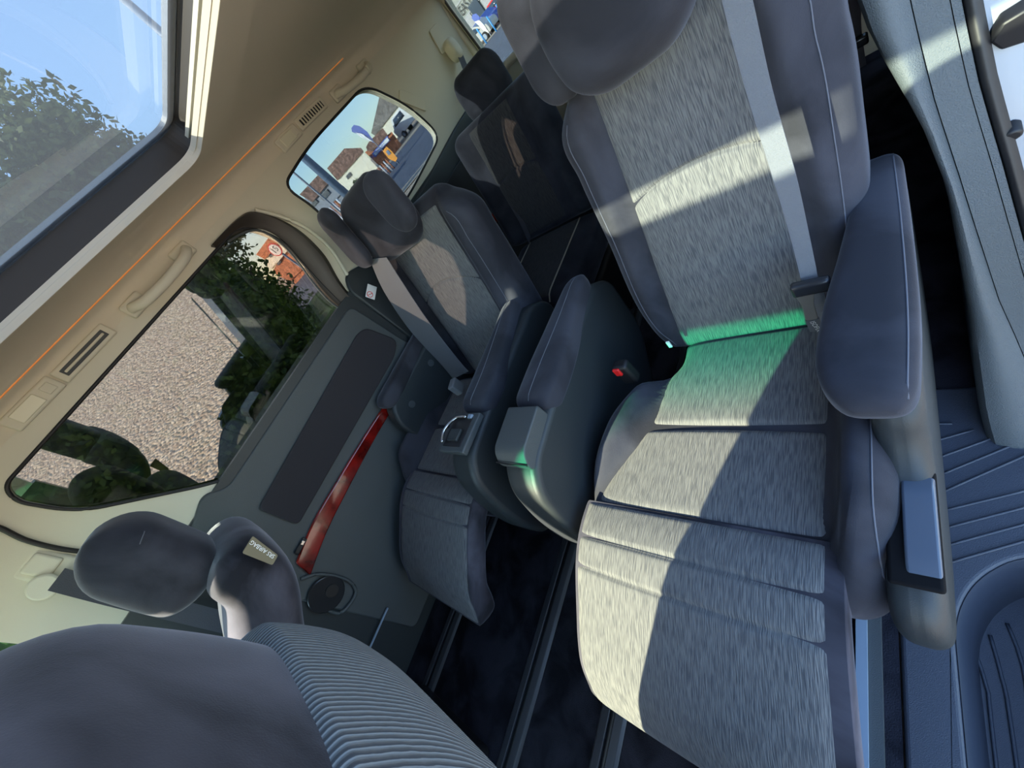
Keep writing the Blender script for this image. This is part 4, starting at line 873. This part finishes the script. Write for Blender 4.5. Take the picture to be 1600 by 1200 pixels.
# ================================================================ fittings on the walls and roof
def wallframe(px0, px1, w=.0):             # long axis along a wall fitting
    a, b = atw(*px0), atw(*px1); return a, b
def fitting_box(name, a, b, hz, dep, m, parent, bev=.01, up=0.0):
    c = (a + b) / 2; L = np.linalg.norm(b - a); tilt = math.atan(WL)
    V = []; y = (b - a) / L; n = np.array([math.cos(tilt), 0, -math.sin(tilt)]) ; n = n * 1.0; z = np.cross(n, y) * -1; z = z / np.linalg.norm(z)
    if z[2] < 0: z = -z
    R = Matrix([[y[0], z[0], n[0]], [y[1], z[1], n[1]], [y[2], z[2], n[2]]])
    return box(name, tuple(c + n * (dep / 2 + up)), (L, hz, dep), m, parent, bevel=bev, rot=R)
def grab(name, px0, px1, label):
    a, b = wallframe(px0, px1); n = np.array([1, 0, -.16]); t = thing(name, tuple((a + b) / 2), label, 'handle', 'grab handles over the far windows')
    d = (b - a) / np.linalg.norm(b - a); pts = [a + d * .005, a + n * .022 + d * .01, a + n * .040 + d * .04 + np.array([0, 0, -.01]), (a + b) / 2 + n * .044 + np.array([0, 0, -.014]), b + n * .040 - d * .04 + np.array([0, 0, -.01]), b + n * .022 - d * .01, b - d * .005]
    tube('grip', pts, .0135, 'beige', t, n=14, flat=.75, up=(1, 0, 0)); fitting_box('mount', a - d * .012, a + d * .055, .044, .014, 'beige', t); fitting_box('mount', b - d * .055, b + d * .012, .044, .014, 'beige', t)
    return t
g1 = grab('grab_handle', (203, 486), (292, 388), 'beige grab handle over the sliding door window')
g2 = grab('grab_handle', (522, 152), (572, 103), 'beige grab handle over the rear quarter window')
q = atw(566, 122); tube('coat_hook', [q + np.array([.02, 0, 0]), q + np.array([.05, .005, -.01]), q + np.array([.055, .005, .012])], .006, 'beige', g2)
def vent(px0, px1, label, n):
    a, b = wallframe(px0, px1); t = thing('air_vent', tuple((a + b) / 2), label, 'vent', 'roof air vents')
    fitting_box('vent_frame', a, b, .040, .010, 'beige', t, .012); d = (b - a) / np.linalg.norm(b - a); fitting_box('vent_slot', a + d * .015, b - d * .015, .020, .003, 'black' if n > 4 else 'plastic2', t, .004, .0085)
    for i in range(n):
        if n > 4: p = a + d * (.025 + (np.linalg.norm(b - a) - .05) * i / (n - 1)); fitting_box('slat', p - d * .003, p + d * .003, .024, .006, 'beige', t, .001, .008)
    if n <= 4: fitting_box('slat', a + d * .02, b - d * .02, .006, .006, 'beige', t, .002, .009)
vent((92, 592), (170, 512), 'long closed air vent in the roof rail over the sliding door', 2)
vent((465, 198), (505, 160), 'slotted air vent in the roof rail ahead of the quarter window', 9)
def lamp(px0, px1, label):
    a, b = wallframe(px0, px1); t = thing('reading_lamp', tuple((a + b) / 2), label, 'lamp', 'roof rail reading lamps'); d = (b - a) / np.linalg.norm(b - a)
    fitting_box('lamp_frame', a, b, .044, .010, 'beige', t, .012); fitting_box('lamp_lens', a + d * .02, a + d * .085, .030, .004, 'lens', t, .006, .009); fitting_box('lamp_switch', b - d * .035, b - d * .012, .024, .004, 'beige', t, .003, .009)
lamp((14, 668), (88, 594), 'reading lamp with cream lens in the roof rail near the front'); lamp((436, 232), (464, 202), 'reading lamp with cream lens in the roof rail near the quarter window')
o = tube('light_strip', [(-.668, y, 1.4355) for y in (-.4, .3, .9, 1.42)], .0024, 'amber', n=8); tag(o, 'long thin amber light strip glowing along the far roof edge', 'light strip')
fl = prism('access_cover', corner_round([(1.56, 1.215), (1.66, 1.11), (1.70, 1.15), (1.60, 1.245)], .012), lambda u, v, w: (-(wx(v) - w - .002), u, v), 0, .006, 'beige', bevel=.004); tag(fl, 'beige slanted cover plate behind the quarter window', 'cover')
q0 = at(673, 66, 'y', 2.02); c2 = prism('access_cover', corner_round([(1.98, 1.20), (2.08, 1.20), (2.07, 1.30), (1.99, 1.30)], .012), lambda u, v, w: (-(wx(v) - w - .002), u, v), 0, .006, 'beige', bevel=.004); tag(c2, 'beige square cover plate on the rear pillar', 'cover')
# belts on the far wall
q = atw(707, 92); t = thing('seat_belt', tuple(q), 'dark seat belt hanging from a beige anchor on the rear pillar', 'seat belt')
blob('anchor_cover', tuple(q + np.array([.034, -.0, .02])), (.03, .035, .05), 'beige', t, n=3); tube('anchor_ring', [q + np.array([.045, -.03, 0]), q + np.array([.05, .03, 0])], .008, 'alu', t, sub=1)
b0 = q + np.array([.05, 0, -.01]); p1 = at(736, 128, 'x', b0[0] + .02)
ribbon('webbing', [b0, b0 * .5 + p1 * .5, p1, at(760, 200, 'x', -.60)], np.array([0, .024, 0]), 'beltdark', t)
ribbon('lower_webbing', [at(772, 252, 'x', -.56), at(790, 300, 'x', -.53), at(812, 340, 'x', -.50), at(828, 376, 'x', -.48)], np.array([.0, .022, .008]), 'beltdark', t)
box('belt_clip', tuple(at(779, 266, 'x', -.55)), (.02, .06, .03), 'gloss', t)
A0 = np.array(at(92, 893, 'x', -.735)); t = thing('seat_belt', tuple(A0), 'dark driver seat belt hanging from the far front pillar', 'seat belt')
bx = box('adjuster_plate', (-.750, A0[1] + .0, A0[2] + .02), (.022, .075, .11), 'beige', t, bevel=.01); box('adjuster_button', (-.736, A0[1] + .005, A0[2] + .035), (.012, .05, .055), 'beige', bx, bevel=.008)
disc('anchor_cover', tuple(at(68, 917, 'x', -.722)), (1, 0, .1), .030, .012, 'beige', t, bevel=.005)
ribbon('webbing', [at(88, 905, 'x', -.715), at(180, 930, 'x', -.70), at(300, 960, 'x', -.68), at(420, 990, 'x', -.66)], np.array([0, .026, 0]), 'beltdark', t)
# no-smoking card behind the far seat
q = np.array(at(580, 456, 'x', -.725)); cd = box('warning_card', tuple(q), (.004, .055, .038), 'white', None, bevel=.002, rot=Matrix.Rotation(.35, 3, 'X')); tag(cd, 'small white no smoking card on the dark trim beside the far headrest', 'card')
sr = Matrix.Rotation(.35, 3, 'X')
o = tube('ban_symbol', [q + np.array([.003, 0, 0]) + np.array(sr @ Vector((0, -.013 + .011 * math.cos(a), .004 + .011 * math.sin(a)))) for a in np.linspace(0, 2 * PI, 17)[:-1]], .0012, 'redp', cd, n=6, sub=2, close=True)
tube('ban_bar', [q + np.array([.003, 0, 0]) + np.array(sr @ Vector((0, -.013 + s * .008, .004 - s * .008))) for s in (-1, 1)], .0012, 'redp', cd, n=6, sub=1)

t = thing('seat_belt', tuple(at(1330, 60, 'y', 1.30)), 'dark seat belt hanging in the gap right of the near captain seat back', 'seat belt')
ribbon('webbing', [at(x, y, 'y', 1.30) for x, y in ((1318, -40), (1326, 20), (1328, 60), (1336, 112))], np.array([.02, .008, 0]), 'beltdark', t)
box('belt_clip', tuple(at(1334, 70, 'y', 1.285)), (.05, .02, .02), 'gloss', t)
